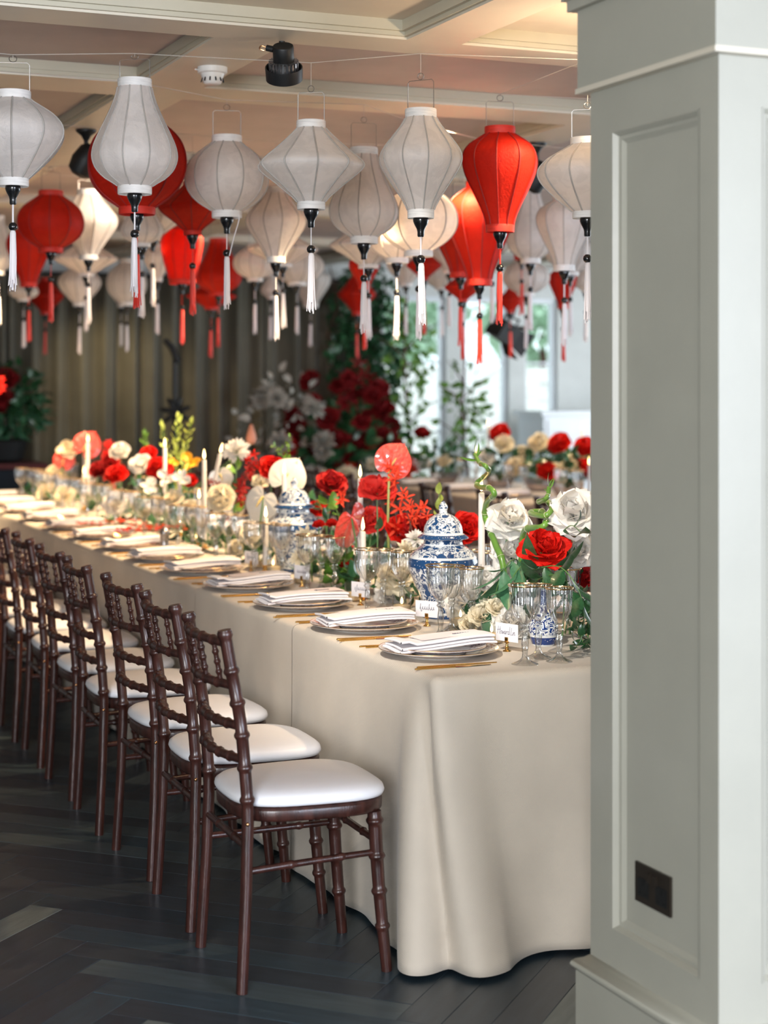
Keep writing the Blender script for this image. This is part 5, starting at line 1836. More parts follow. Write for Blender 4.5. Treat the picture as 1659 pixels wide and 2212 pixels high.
FL = [  # name, label, kind, material, px, py, size px, x plane, up, yaw, split
    ('white_rose', 'large white rose above the red peony, beside the curly bamboo', 'reflexed', 'petal_white', 1100, 1125, 92, 2.48, 0.42, 0.2, True),
    ('white_rose', 'white rose tucked under the large white one by the bamboo', 'reflexed', 'petal_white', 1108, 1196, 88, 2.50, 0.35, 0.0, True),
    ('white_rose', 'large white rose against the pillar edge', 'reflexed', 'petal_white', 1240, 1112, 108, 2.56, 0.45, -0.2, True),
    ('white_rose', 'white rose behind the red peony near the pillar', 'reflexed', 'petal_white', 1252, 1192, 72, 2.60, 0.3, -0.3, True),
    ('red_peony', 'big red peony over the nearest goblets', 'peony', 'petal_red', 1176, 1192, 112, 2.44, 0.55, 0.1, True),
    ('red_rose', 'dark red rose at the pillar edge low down', 'rose', 'petal_deep', 1266, 1250, 44, 2.62, 0.4, 0.0, True),
    ('red_rose', 'dark red rose right behind the low one at the pillar', 'rose', 'petal_deep', 1278, 1205, 50, 2.75, 0.4, 0.0, False),
    ('white_rose', 'cream white rose low beside the goblets of the second setting', 'reflexed', 'petal_white', 1003, 1302, 84, 2.36, 0.4, 0.2, True),
    ('white_rose', 'cream white rose low right of the ginger jar foot', 'rose', 'petal_cream', 1040, 1334, 58, 2.31, 0.55, 0.0, True),
    ('ranunculus', 'round cream ranunculus behind the votive', 'peony', 'petal_cream', 1072, 1318, 54, 2.33, 0.5, 0.1, True),
    ('white_rose', 'white rose at table level behind the name card', 'reflexed', 'petal_white', 1103, 1345, 76, 2.36, 0.35, 0.0, True),
    ('ranunculus', 'cream ranunculus lowest in the white cluster', 'peony', 'petal_cream', 1012, 1352, 48, 2.30, 0.4, 0.2, True),
    ('white_rose', 'white rose under the taper by the ginger jar', 'reflexed', 'petal_white', 1044, 1262, 78, 2.40, 0.45, 0.0, True),
    ('white_rose', 'white rose hidden behind the eucalyptus leaves', 'reflexed', 'petal_white', 1086, 1262, 74, 2.44, 0.4, 0.0, True),
    ('white_rose', 'small white rose behind the small blue vase', 'reflexed', 'petal_white', 1160, 1330, 56, 2.50, 0.4, 0.0, True),
    ('white_rose', 'cream white rose between goblets and the ginger jar foot', 'reflexed', 'petal_white', 975, 1288, 62, 2.38, 0.4, 0.1, True),
    ('ranunculus', 'cream ranunculus beside the white rose under the taper', 'peony', 'petal_cream', 1064, 1296, 52, 2.36, 0.5, 0.0, True),
    ('white_rose', 'white rose behind the tall goblet next to the name card', 'reflexed', 'petal_white', 1122, 1300, 60, 2.44, 0.4, -0.1, True),
    ('white_rose', 'tall cream white rose left of the ginger jar foot', 'reflexed', 'petal_cream', 860, 1250, 88, 2.36, 0.5, 0.2, True),
    ('white_rose', 'cream rose low left of the ginger jar', 'reflexed', 'petal_white', 842, 1290, 60, 2.36, 0.4, 0.3, True),
    ('red_peony', 'red peony between the ginger jar lid and the taper', 'peony', 'petal_red', 1006, 1146, 82, 2.56, 0.4, 0.2, True),
    ('red_rose', 'red rose left of the ginger jar shoulder', 'rose', 'petal_red', 868, 1150, 78, 2.50, 0.5, 0.3, True),
    ('red_rose', 'deep red rose just behind the ginger jar', 'rose', 'petal_deep', 905, 1142, 70, 2.54, 0.5, -0.2, True),
    ('carnation', 'small white carnation touching the ginger jar lid', 'mum', 'petal_white', 897, 1164, 46, 2.44, 0.5, 0.0, True),
    ('carnation', 'cream carnation at the ginger jar shoulder', 'mum', 'petal_cream', 876, 1188, 46, 2.40, 0.5, 0.2, True),
    ('red_rose', 'bright coral rose on a tall stem beside the tall taper', 'rose', 'petal_coral', 814, 1063, 74, 2.44, 0.6, 0.1, True),
    ('red_rose', 'coral red rose behind the pink anthurium', 'rose', 'petal_coral', 803, 1128, 60, 2.50, 0.4, 0.0, True),
    ('red_peony', 'deep red ruffled peony left of the tall taper', 'peony', 'petal_deep', 716, 1052, 76, 2.52, 0.5, 0.2, True),
    ('red_rose', 'red rose low behind the far ginger jar', 'rose', 'petal_red', 690, 1102, 42, 2.60, 0.5, 0.0, False),
    ('red_tulip', 'small red tulip above the goblets near the far ginger jar', 'rose', 'petal_red', 688, 1136, 26, 2.36, 0.7, 0.0, False),
    ('red_tulip', 'small red tulip right of another above the goblets', 'rose', 'petal_red', 716, 1134, 26, 2.36, 0.7, 0.0, False),
    ('red_rose', 'red rose left of the white anthurium', 'rose', 'petal_red', 590, 1014, 58, 2.50, 0.4, 0.4, False),
    ('chrysanthemum', 'tall white chrysanthemum above the red orchids', 'mum', 'petal_white', 511, 974, 62, 2.46, 0.45, 0.0, True),
    ('cream_rose', 'large cream rose among the goblets mid table', 'rose', 'petal_cream', 478, 1078, 62, 2.32, 0.3, 0.0, False),
    ('peach_rose', 'small peach rose below the red orchids', 'rose', 'petal_cream', 563, 1042, 34, 2.44, 0.5, 0.0, False),
    ('peony', 'white peony left of the yellow orchid', 'peony', 'petal_white', 305, 1008, 58, 2.36, 0.5, 0.0, True),
    ('red_rose', 'red rose behind the white peony', 'rose', 'petal_red', 321, 983, 38, 2.48, 0.5, 0.0, False),
    ('red_rose', 'red rose right of the white peony, low', 'rose', 'petal_red', 346, 1014, 52, 2.44, 0.4, 0.0, False),
    ('white_lily', 'white open flower lowest left of the orchids', 'orchid', 'petal_white', 322, 1052, 48, 2.32, 0.4, 0.2, False),
    ('white_orchid', 'white orchid in the middle of the white trio', 'orchid', 'petal_white', 358, 1036, 48, 2.36, 0.4, 0.0, False),
    ('white_orchid', 'white orchid right of the white trio', 'orchid', 'petal_white', 392, 1036, 50, 2.38, 0.4, -0.2, False),
    ('red_rose', 'small red rose right of the white orchids', 'rose', 'petal_red', 410, 1040, 30, 2.46, 0.4, 0.0, False),
    ('yellow_orchid', 'golden yellow orchid under the lime sprays', 'orchid', 'petal_yellow', 412, 1000, 52, 2.50, 0.4, 0.0, False),
    ('yellow_orchid', 'small golden orchid left of the yellow one', 'orchid', 'petal_yellow', 372, 1000, 26, 2.50, 0.4, 0.3, False),
    ('white_rose', 'white rose low in front of the goblets, eighth setting', 'reflexed', 'petal_white', 248, 1088, 52, 2.26, 0.4, 0.0, False),
    ('white_rose', 'white rose next to the red ones far along', 'rose', 'petal_white', 260, 978, 44, 2.46, 0.5, 0.0, False),
    ('cream_rose', 'cream rose behind the small red anthurium', 'peony', 'petal_cream', 150, 972, 50, 2.44, 0.5, 0.0, False),
    ('red_rose', 'red rose low in the far red cluster', 'rose', 'petal_red', 252, 1028, 46, 2.38, 0.5, 0.0, False),
    ('red_rose', 'deep red rose left in the far red cluster', 'rose', 'petal_deep', 213, 1018, 42, 2.42, 0.5, 0.0, False),
    ('red_rose', 'deep red rose right in the far red cluster', 'rose', 'petal_deep', 240, 1000, 40, 2.46, 0.5, 0.0, False),
    ('yellow_rose', 'pale yellow rose above another at the far table end', 'rose', 'petal_cream', 120, 1028, 44, 2.36, 0.4, 0.0, False),
    ('yellow_rose', 'pale yellow rose low at the far table end', 'rose', 'petal_cream', 104, 1066, 46, 2.30, 0.4, 0.0, False),
    ('yellow_rose', 'pale yellow rose right of the low one at the far end', 'rose', 'petal_cream', 142, 1068, 40, 2.30, 0.4, 0.0, False),
    ('cream_rose', 'cream rose low behind goblets at the sixth setting', 'rose', 'petal_cream', 540, 1158, 44, 2.30, 0.4, 0.0, False),
    ('cream_rose', 'cream rose low between goblets at the fifth setting', 'rose', 'petal_cream', 512, 1184, 40, 2.32, 0.4, 0.0, False),
    ('yellow_rose', 'pale yellow flower behind goblets by the far ginger jar', 'mum', 'petal_cream', 660, 1162, 52, 2.30, 0.4, 0.0, False),
    ('yellow_rose', 'pale yellow flower low by the far ginger jar foot', 'mum', 'petal_cream', 648, 1205, 44, 2.28, 0.4, 0.0, False),
    ('cream_rose', 'cream rose behind goblets left of mid table', 'peony', 'petal_cream', 415, 1100, 46, 2.34, 0.4, 0.0, False),
    ('cream_rose', 'cream rose behind goblets right of the white rose', 'peony', 'petal_cream', 340, 1090, 46, 2.36, 0.4, 0.0, False),
    ('cream_rose', 'cream rose behind goblets under the white orchids', 'peony', 'petal_cream', 375, 1080, 46, 2.34, 0.4, 0.0, False),
    ('red_rose', 'red rose low by the second votive', 'rose', 'petal_red', 745, 1222, 40, 2.42, 0.4, 0.0, False),
]
for i, (nm, lab, kind, m, px, py, sz, x, up, yj, sp) in enumerate(FL):
    p = ax(px, py, x)
    R = pxm(sz, p) * (0.98 if kind in ('rose', 'orchid') else 0.94)
    flower(nm, lab, kind, m, p, R, up, yj, sp, seed=i + 1)

# anthuriums
for lab, red, px, py, sz, x, bx, yj, ro, pi_, bk in (
        ('tall coral red anthurium facing away, over the bright coral rose', 1, 850, 997, 84, 2.48, (806, 1200), 0.15, 2.55, 0.1, True),
        ('coral pink anthurium folded sideways in front of the coral rose', 1, 762, 1135, 108, 2.36, (790, 1260), 0.95, 0.45, -0.2, False),
        ('white anthurium behind the taper at the far ginger jar', 0, 620, 1030, 84, 2.44, (640, 1190), -0.1, 2.6, 0.1, False),
        ('white anthurium hanging low before the far ginger jar', 0, 562, 1088, 82, 2.34, (590, 1200), -0.45, -0.45, 0.1, False),
        ('small white anthurium between two tapers mid table', 0, 478, 1034, 54, 2.40, (490, 1170), 0.2, 0.3, 0.1, False),
        ('large coral red anthurium behind the far tapers', 1, 187, 962, 62, 2.50, (200, 1080), 0.1, 2.6, 0.1, True),
        ('small coral red anthurium at the far table end', 1, 138, 994, 48, 2.40, (150, 1090), 0.0, 2.9, 0.0, True)):
    p = ax(px, py, x)
    b = at_z(bx[0], bx[1], TT)
    b = Vector((min(2.6, max(2.3, x)), p.y + 0.02, TT + 0.004))
    anthurium(lab, red, p, pxm(sz, p) * 1.02, b, yj, ro, pi_, bk, 'stem_pale' if px == 850 else 'stem', 1.5 if px == 850 else 1)

# red mokara orchid sprays
STARM = {}


def orchid_spray(label, pts, n, sz, m='petal_orange', x=2.44, seed=0, kind='star'):
    r = random.Random(seed)
    W = [ax(px, py, x + dx) for px, py, dx in pts]
    b = Vector((W[0].x, W[0].y, TT + 0.004))
    t = thing('orchid_spray', label, 'flower', b)
    P = smooth_path([Vector((0, 0, 0))] + [w - b for w in W], 30)
    ob('stem', (MB().tube(P, [lerp(0.0022, 0.001, k / 29) for k in range(30)], 6), M['twig']), t)
    for i in range(n):
        u = 0.40 + 0.60 * i / max(1, n - 1)
        k = min(28, int(u * 29))
        p = P[k] + Vector((r.uniform(-.022, .022), r.uniform(-.02, .02), r.uniform(-.012, .012)))
        R = pxm(sz, W[-1]) * r.uniform(.75, 1.1)
        ob('bloom', bloom_set(kind, R, m, seed + i, False), t, mw=Matrix.Translation(p) @ face_matrix(p, r.uniform(.1, .6), r.uniform(-.9, .9)) @ Matrix.Scale(R, 4))
    return t


orchid_spray('red orchid spray climbing right of the coral rose', [(892, 1165, 0), (880, 1110, 0), (872, 1062, 0), (850, 1030, 0), (842, 1010, 0)], 9, 42, seed=2)
orchid_spray('red orchid spray leaning towards the ginger jar lid', [(884, 1160, .02), (890, 1120, .02), (905, 1100, 0), (922, 1112, 0)], 8, 38, seed=6)
orchid_spray('red orchid sprig under the tall anthurium', [(858, 1165, .03), (856, 1120, .03), (848, 1095, .03), (842, 1090, .03)], 3, 50, seed=9)
orchid_spray('orange red orchid sprig at the deep red peony', [(748, 1160, .05), (742, 1100, .05), (745, 1075, .04), (752, 1066, .04)], 4, 34, seed=12)
orchid_spray('deep red orchid spray beside the low white anthurium', [(520, 1150, .05), (512, 1090, .05), (520, 1060, .04), (530, 1030, .03), (540, 1005, .03)], 14, 34, 'petal_deep', seed=15)
orchid_spray('fine red orchid spray over the small white anthurium', [(500, 1150, .0), (488, 1090, .0), (480, 1060, -.02), (460, 1045, -.02)], 7, 26, 'petal_deep', 2.38, seed=18)
orchid_spray('red orchid spray rising left of the chrysanthemum', [(560, 1140, .08), (555, 1050, .08), (545, 1000, .08), (540, 985, .08)], 8, 30, 'petal_red', seed=21)
orchid_spray('red orchid spray in the far red cluster', [(245, 1080, .05), (236, 1020, .05), (228, 980, .05), (236, 955, .05)], 12, 26, 'petal_red', seed=24)

# curly bamboo


def curly(label, pts, x, r, tip, seed):
    W = [ax(px, py, x + dx) for px, py, dx in pts]
    b = Vector((W[0].x, W[0].y, TT + 0.004))
    t = thing('curly_bamboo', label, 'plant', b)
    P = smooth_path([Vector((0, 0, 0))] + [w - b for w in W], 90)
    rr = []
    for k in range(90):
        q = k / 89
        rr.append(lerp(r, r * 0.6, q) * (1.16 if (k % 9) == 0 else 1.0))
    ob('stalk', (MB().tube(P, rr, 10), M['bamboo'], 60), t)
    for k in range(9, 89, 9):
        tg = (P[k + 1] - P[k - 1]).normalized()
        ob('node', (MB().lathe([(rr[k] * 1.02, -0.0008), (rr[k] * 1.08, 0), (rr[k] * 1.02, 0.0008)], 12), M['petal_cream']), t, mw=Matrix.Translation(P[k]) @ aim(tg), label='pale node ring')
    for i, (dx, dy, dz, L) in enumerate(tip):
        v = Vector((CY * dx, -SY * dx, 0)) + Vector((SY, CY, 0)) * dy + Vector((0, 0, dz))
        ob('leaf', LEAF['narrow'] if L < 0.07 or i != 1 else LEAF['narrow'], t, mw=Matrix.Translation(P[-1 - 2 * (i % 3)]) @ aim(v, 0.5 * i) @ Matrix.Scale(L, 4))
    return t


curly('taller curly lucky bamboo stalk twisting past the taper', [(1088, 1230, 0), (1072, 1180, 0), (1060, 1150, .01), (1048, 1115, .02), (1052, 1085, .0), (1068, 1068, -.03), (1058, 1055, -.03), (1036, 1052, .0), (1030, 1044, .03), (1046, 1030, .03), (1056, 1018, .0), (1048, 1006, -.03), (1036, 1000, .0), (1026, 982, .02)], 2.42, 0.0112,
      [(-0.1, 0, 1, 0.055), (0.25, .1, 0.8, 0.05), (-1, 0, 0.05, 0.062), (-0.05, .3, 1, 0.05), (0.5, -.2, .7, .03)], 1)
curly('shorter curly lucky bamboo stalk between the white roses', [(1127, 1215, 0), (1130, 1160, .0), (1140, 1142, -.02), (1172, 1138, -.03), (1182, 1120, .0), (1172, 1106, .04), (1150, 1106, .03), (1150, 1110, -.01), (1178, 1114, -.03), (1192, 1098, .0), (1180, 1082, .03), (1164, 1084, .02), (1178, 1078, -.02), (1184, 1068, 0), (1186, 1052, 0)], 2.50, 0.0112,
      [(-0.25, 0, 1, 0.045), (0.55, .1, 0.8, 0.042), (-0.6, 0, .4, 0.02), (0.3, .2, .9, .03)], 2)

# eucalyptus leaves hanging over the goblets
for lab, pts, n, kind, L, sd in (
        ('drooping blue green eucalyptus branch left of the red peony', [(1120, 1225, .0), (1108, 1210, -.05), (1092, 1225, -.09), (1075, 1265, -.11), (1068, 1300, -.11)], 10, 'lance', 0.15, 3),
        ('blue green eucalyptus branch hanging in front of the white roses', [(1135, 1230, .0), (1120, 1230, -.06), (1105, 1255, -.09), (1100, 1300, -.1)], 6, 'lance', 0.125, 4),
        ('dark leafy branch arching over the nearest goblets', [(1130, 1250, 0), (1165, 1228, -.05), (1210, 1225, -.07), (1245, 1265, -.06), (1262, 1310, -.05)], 10, 'lance_dark', 0.125, 5),
        ('dark leafy branch under the red peony', [(1150, 1270, 0), (1180, 1245, -.05), (1215, 1245, -.06), (1232, 1275, -.06)], 8, 'lance_dark', 0.115, 6),
        ('dark glossy leaves behind the white rose at the pillar', [(1200, 1230, .1), (1205, 1180, .08), (1215, 1150, .05), (1235, 1135, .03), (1255, 1150, 0)], 6, 'ovate', 0.075, 7),
        ('dark ivy trailing at the pillar edge', [(1250, 1285, .1), (1258, 1300, .05), (1262, 1340, .0), (1255, 1380, -.06), (1245, 1398, -.1)], 18, 'dark', 0.048, 8),
        ('dark ivy low behind the small blue vase', [(1230, 1330, .1), (1240, 1340, .05), (1250, 1365, .0), (1262, 1392, -.02)], 16, 'dark', 0.05, 9),
        ('dark ivy spilling down near the table edge', [(1270, 1300, .12), (1268, 1330, .08), (1272, 1360, .05), (1268, 1395, .0)], 16, 'dark', 0.052, 10),
        ('dark leaves behind the goblets of the second setting', [(960, 1345, .1), (940, 1330, .02), (925, 1345, -.05), (915, 1362, -.08)], 12, 'dark', 0.05, 11),
        ('dark leaves in front of the half hidden votive', [(1010, 1350, .0), (1000, 1345, -.05), (985, 1360, -.07), (1005, 1368, -.08)], 9, 'dark', 0.045, 12),
        ('dark leaves at the ginger jar foot, left', [(850, 1320, .12), (840, 1290, .05), (828, 1300, .0), (820, 1318, -.02)], 12, 'dark', 0.058, 13),
        ('bright green vine cascading beside the third setting goblets', [(745, 1240, -.05), (738, 1200, -.10), (722, 1205, -.13), (708, 1235, -.15), (718, 1275, -.16)], 26, 'bright', 0.062, 14),
        ('bright green vine lower part by the votive', [(752, 1262, -.05), (748, 1225, -.10), (736, 1240, -.13), (742, 1280, -.14)], 18, 'bright', 0.055, 15),
        ('fine green twig lying beside the second dinner plate', [(925, 1345, .0), (905, 1350, -.06), (905, 1372, -.08), (922, 1378, -.09)], 8, 'bright', 0.024, 16),
        ('dark green leaves left of the pink anthurium', [(745, 1160, .05), (730, 1110, .05), (718, 1092, .03), (705, 1085, .02)], 9, 'bright', 0.06, 17),
        ('dark leaves behind the far ginger jar', [(705, 1150, .1), (700, 1110, .1), (690, 1090, .1), (680, 1080, .1)], 8, 'ovate', 0.07, 18),
        ('long dark leaf branch lying by the sixth setting', [(500, 1165, .05), (470, 1160, -.05), (430, 1168, -.12), (395, 1182, -.18)], 10, 'lance_dark', 0.09, 19),
        ('dark leaves by the fifth setting goblets', [(500, 1210, .06), (492, 1190, .0), (482, 1180, -.02), (470, 1190, -.04)], 12, 'dark', 0.075, 20),
        ('green leaf behind the chrysanthemum stem', [(505, 1080, .05), (503, 1030, .05), (500, 1005, .03), (505, 1000, .0)], 5, 'bright', 0.085, 21),
        ('green leaves under the white orchids', [(380, 1090, .05), (372, 1062, .03), (358, 1055, .0), (330, 1052, -.03)], 12, 'ovate', 0.07, 22),
        ('dark leaf under the white peony', [(300, 1080, .05), (298, 1050, .0), (290, 1035, -.02), (282, 1045, -.04)], 6, 'ovate', 0.09, 23),
        ('dark green leaves low beside the white rose far along', [(205, 1100, .04), (200, 1075, .0), (205, 1060, -.02), (198, 1090, -.05)], 14, 'dark', 0.075, 24),
        ('lime green airy spray behind the far taper', [(385, 1060, .1), (384, 1000, .1), (380, 960, .1), (384, 905, .1)], 36, 'lime', 0.05, 25),
        ('lime green airy spray right of the far taper', [(395, 1060, .12), (398, 1000, .12), (402, 960, .12), (412, 915, .12)], 32, 'lime', 0.045, 26),
        ('lime green airy spray left of the far taper', [(370, 1060, .12), (365, 1000, .12), (358, 965, .12), (350, 920, .12)], 28, 'lime', 0.042, 27),
        ('green spray against the drape left of the lime sprays', [(320, 1060, .2), (318, 1000, .2), (314, 960, .2), (312, 938, .2)], 20, 'bright', 0.04, 28),
        ('curly green tendril sprig above the white anthurium taper', [(612, 1080, .1), (612, 1010, .1), (610, 985, .1), (604, 968, .1), (590, 966, .1)], 12, 'bright', 0.03, 29),
        ('upright green tendril sprig beside the curly one', [(618, 1080, .1), (620, 1000, .1), (622, 970, .1), (625, 945, .1)], 12, 'bright', 0.026, 30),
        ('pale leaf tips rising behind the near ginger jar', [(955, 1200, .1), (955, 1130, .1), (950, 1100, .1), (948, 1068, .1)], 7, 'lime', 0.06, 31),
        ('dark foliage low mid table between goblets', [(440, 1160, .05), (430, 1140, .03), (420, 1135, .0), (405, 1140, -.02)], 14, 'dark', 0.07, 32),
        ('dark foliage low near the pepper mill', [(380, 1170, .05), (372, 1150, .03), (360, 1140, .0), (345, 1145, -.02)], 14, 'dark', 0.07, 33),
        ('dark foliage between jar and goblets, third setting', [(800, 1290, .08), (795, 1262, .05), (785, 1255, .03), (775, 1268, .0)], 12, 'dark', 0.06, 34),
        ('dark foliage under the red roses left of the jar', [(850, 1240, .1), (850, 1205, .1), (845, 1190, .08), (835, 1195, .05)], 12, 'ovate', 0.06, 35),
        ('dark foliage under the coral rose', [(800, 1230, .1), (798, 1190, .1), (790, 1170, .08), (780, 1180, .05)], 10, 'ovate', 0.06, 36)):
    W = [ax(px, py, XC + dx) for px, py, dx in pts]
    b = Vector((max(TX0 + .1, W[0].x), W[0].y, TT + 0.004))
    W = [Vector((w.x, w.y, max(w.z, TT + 0.012))) for w in W]
    sprig('leaf_sprig', lab, b, [b] + W, n, kind, L, seed=sd, spread=0.8 if sd < 7 else 1.0, fall=1.1 if sd in (3, 4) else (0.35 if sd < 7 else 0))

# the dark leaf trail that runs down the middle of the table under the flowers
grnd = random.Random(21)
for i in range(14):
    y = 4.55 + i * 0.55
    b = Vector((2.52 + grnd.uniform(-.05, .06), y, TT + 0.004))
    pts = [b, b + Vector((-.06, .04, .05)), b + Vector((-.14, .14, .06)), b + Vector((-.16 + grnd.uniform(-.05, .05), .30, .025))]
    sprig('leaf_trail', 'low dark leaf trail along the table centre, %s from the pillar' % ORD[i], b, pts, 20, 'dark' if i % 2 else 'ovate', 0.085, seed=60 + i)

# red berry twigs laid over two napkins
for lab, px, py, sd in (('red berry twig lying across the seventh napkin', 290, 1150, 1), ('red berry twig lying across the eighth napkin', 240, 1134, 2), ('red berry twig beside the pepper mill', 335, 1146, 3)):
    r = random.Random(sd)
    p = at_z(px, py, TT + 0.062)
    t = thing('berry_twig', lab, 'twig', p, (0, 0, -0.4))
    P = smooth_path([(-0.16, 0.02, 0.004), (-0.05, 0, 0.0), (0.06, 0.01, 0.006), (0.16, -0.02, 0.0)], 20)
    ob('stem', (MB().tube(P, 0.002, 5), M['twig']), t)
    for k in range(26):
        q = P[r.randrange(20)] + Vector((r.uniform(-.02, .02), r.uniform(-.025, .025), r.uniform(0, .022)))
        ob('berry', bloom_set('star', 1, 'petal_orange', k, False), t, mw=Matrix.Translation(q) @ aim((r.uniform(-1, 1), r.uniform(-1, 1), 1)) @ Matrix.Scale(0.016, 4))

# ------------------------------------------------------------------ drape, far arrangements, window side
mb = MB()
drnd = random.Random(9)
# drape: irregular pleats; built as one hanging sheet per width
x = 1.6
widths = []
while x < 6.15:
    widths.append(x)
    x += 1.15
widths.append(6.2)
for i, (a, b) in enumerate(zip(widths, widths[1:])):
    mb = MB()
    ph = [drnd.uniform(0, 6.28) for _ in range(4)]
    fr = [drnd.uniform(26, 34), drnd.uniform(52, 66), drnd.uniform(11, 15)]

    def fn(u, v, a=a, b=b, ph=ph, fr=fr):
        s = lerp(a, b, u)
        t = 1 - v
        y = 0.060 * math.sin(fr[0] * s + ph[0] + 0.6 * math.sin(fr[2] * s + ph[3])) + 0.014 * math.sin(fr[1] * s + ph[1] + 0.5 * t) + 0.022 * math.sin(fr[2] * s + ph[2] + 0.3 * t)
        return (s + 0.012 * math.sin(fr[0] * s * 0.5 + t * 2) * math.sin(PI * u) + (0.004 - 0.008 * u), 14.70 + y * (0.75 + 0.35 * t), 0.012 + v * 2.44)
    mb.grid(fn, 150, 8)
    o = ob('drape', mb.mesh('drape', M['drape'], 180))
    so = o.modifiers.new('thickness', 'SOLIDIFY')
    so.thickness = 0.004
    tag(o, 'olive velvet drape hanging in pleats, %s width counted from the dark corner' % ORD[i], 'curtain', 'velvet drapes on the back wall')
rail = thing('drape_rail', 'black rail carrying the olive drapes', 'rail', (3.9, 14.72, 2.47))
ob('tube', (MB().tube([(-2.5, 0, 0), (2.35, 0, 0)], 0.014, 10), M['black_metal']), rail)
for k in range(5):
    ob('bracket', (MB().box((-0.012, 0, -0.012), (0.012, 0.27, 0.012)), M['black_metal']), rail, (-2.3 + k * 1.12, 0, 0.01))

# black stand with a star shaped bow in front of the drape
p = at_d(377, 870, 13.4)
st = thing('microphone_stand', 'slim black stand with a slanted head and a star shaped bow', 'stand', (p.x, p.y, 0.0))
for k in range(3):
    a = k * 2.1
    ob('foot', (MB().tube([(0, 0, 0.06), (0.26 * math.cos(a), 0.26 * math.sin(a), 0.012)], 0.011, 8), M['black_metal']), st)
ob('pole', (MB().tube([(0, 0, 0.04), (0, 0, 1.72)], 0.017, 10), M['black_metal']), st)
ob('head', (MB().tube([(0.03 * CY, -0.03 * SY, 1.68), (-0.02 * CY, 0.02 * SY, 1.80), (-0.075 * CY, 0.075 * SY, 1.86)], [0.026, 0.026, 0.022], 10), M['black_metal']), st)
for k in range(7):
    a = k * 0.9 + 0.3
    v = (CY * math.cos(a), -SY * math.cos(a), math.sin(a))
    ob('bow_loop', (MB().tube([(0, 0, 0), (0, 0, 0.05), (0, 0, 0.10), (0, 0, 0.125)], [0.010, 0.022, 0.018, 0.006], 8), M['black_metal'], 60), st, mw=Matrix.Translation((0, -0.03, 1.30)) @ aim(v))
ob('knot', (MB().lathe([(0, -0.03), (0.03, 0), (0, 0.03)], 8), M['black_metal'], 180), st, (0, -0.03, 1.30))

# console with a dark cloth and red runner in the far corner
o = thing('console_table', 'low table in the dark corner with navy cloth and red runner', 'table', (2.2, 13.55, 0))
ob('cloth', (cloth(-0.9, 0.55, -0.3, 0.3, True, True, 31, top=0.86), M['navy_cloth'], 50), o)
ob('runner', (MB().box((-0.93, -0.33, 0.862), (0.58, 0.33, 0.90)), M['maroon']), o, label='dark red runner')


def mass_leaves(n, cx, cy, cz, rx, ry, rz, L, seed, m, wide=0.3, kind='stuff', droop=0.8, hang=False):
    r = random.Random(seed)
    lf = leaf_mb(wide, nu=3, nv=4, droop=droop)
    mb = MB()
    for k in range(n):
        while True:
            a, b, c = r.uniform(-1, 1), r.uniform(-1, 1), r.uniform(-1, 1)
            if a * a + b * b + c * c < 1:
                break
        v = Vector((a, b, c - 0.2)) if not hang else Vector((r.uniform(-1, 1), r.uniform(-1, 1), -0.8))
        v = v + Vector((r.uniform(-.6, .6), r.uniform(-.6, .6), r.uniform(-.6, .6)))
        mb.merge(lf, Matrix.Translation((cx + a * rx, cy + b * ry, cz + c * rz)) @ aim(v if v.length > .01 else (0, 0, 1), r.uniform(0, 6)) @ Matrix.Scale(L * r.uniform(.7, 1.2), 4))
    return mb


def installation(label, base, items, leaves, seed, stand=None):
    """A floral installation: blooms and leaf masses fixed in one base; items = (kind, mat, n, centre, radii, R)."""
    r = random.Random(seed)
    t = thing('floral_installation', label, 'flower arrangement', base)
    ob('base_bowl', (MB().lathe([(0, 0), (0.22, 0), (0.26, 0.02), (0.30, 0.16), (0.28, 0.18), (0, 0.16)], 24), M['black_metal']), t)
    for (n, c, rad, L, m, wide) in leaves:
        ob('foliage', (mass_leaves(n, *c, *rad, L, seed + n, M[m], wide), M[m], 180), t, kind='stuff')
    for kind, m, n, c, rad, R in items:
        for k in range(n):
            while True:
                a = [r.uniform(-1, 1) for _ in range(3)]
                l = sum(q * q for q in a)
                if 0.35 < l < 1 and a[1] < 0.5:
                    break
            q = Vector((c[0] + a[0] * rad[0], c[1] + a[1] * rad[1], c[2] + a[2] * rad[2]))
            s = R * r.uniform(.8, 1.25)
            ob('bloom', bloom_set(kind, s, m, k, False), t, mw=Matrix.Translation(q) @ face_matrix(q, r.uniform(.1, .6), r.uniform(-.8, .8)) @ Matrix.Scale(s, 4))
    return t


p = at_d(800, 950, 14.6)
installation('tall red and green floral installation in front of the drape edge', (p.x - 0.2, p.y, 0),
             [('rose', 'petal_deep', 7, (-0.05, -0.1, 0.90), (0.75, 0.35, 0.5), 0.08), ('peony', 'petal_shaded', 30, (-0.1, 0, 1.15), (0.5, 0.35, 0.45), 0.085), ('star', 'petal_shaded', 10, (0.05, 0, 1.5), (0.28, 0.2, 0.22), 0.10),
              ('rose', 'petal_orange', 12, (0.30, -0.15, 0.75), (0.35, 0.22, 0.35), 0.06), ('mum', 'leaf_silver', 10, (-0.55, -0.1, 1.05), (0.4, 0.3, 0.5), 0.085), ('mum', 'petal_cream', 5, (-0.2, -0.35, 0.80), (0.35, 0.15, 0.15), 0.07)],
             [(420, (-0.05, 0, 0.75), (0.62, 0.32, 0.6), 0.15, 'leaf', 0.28), (110, (0.4, -0.1, 0.55), (0.28, 0.25, 0.5), 0.13, 'leaf_bright', 0.25), (160, (-0.62, 0, 1.1), (0.4, 0.3, 0.55), 0.10, 'leaf_silver', 0.25)], 5)
p = at_d(20, 900, 13.6)
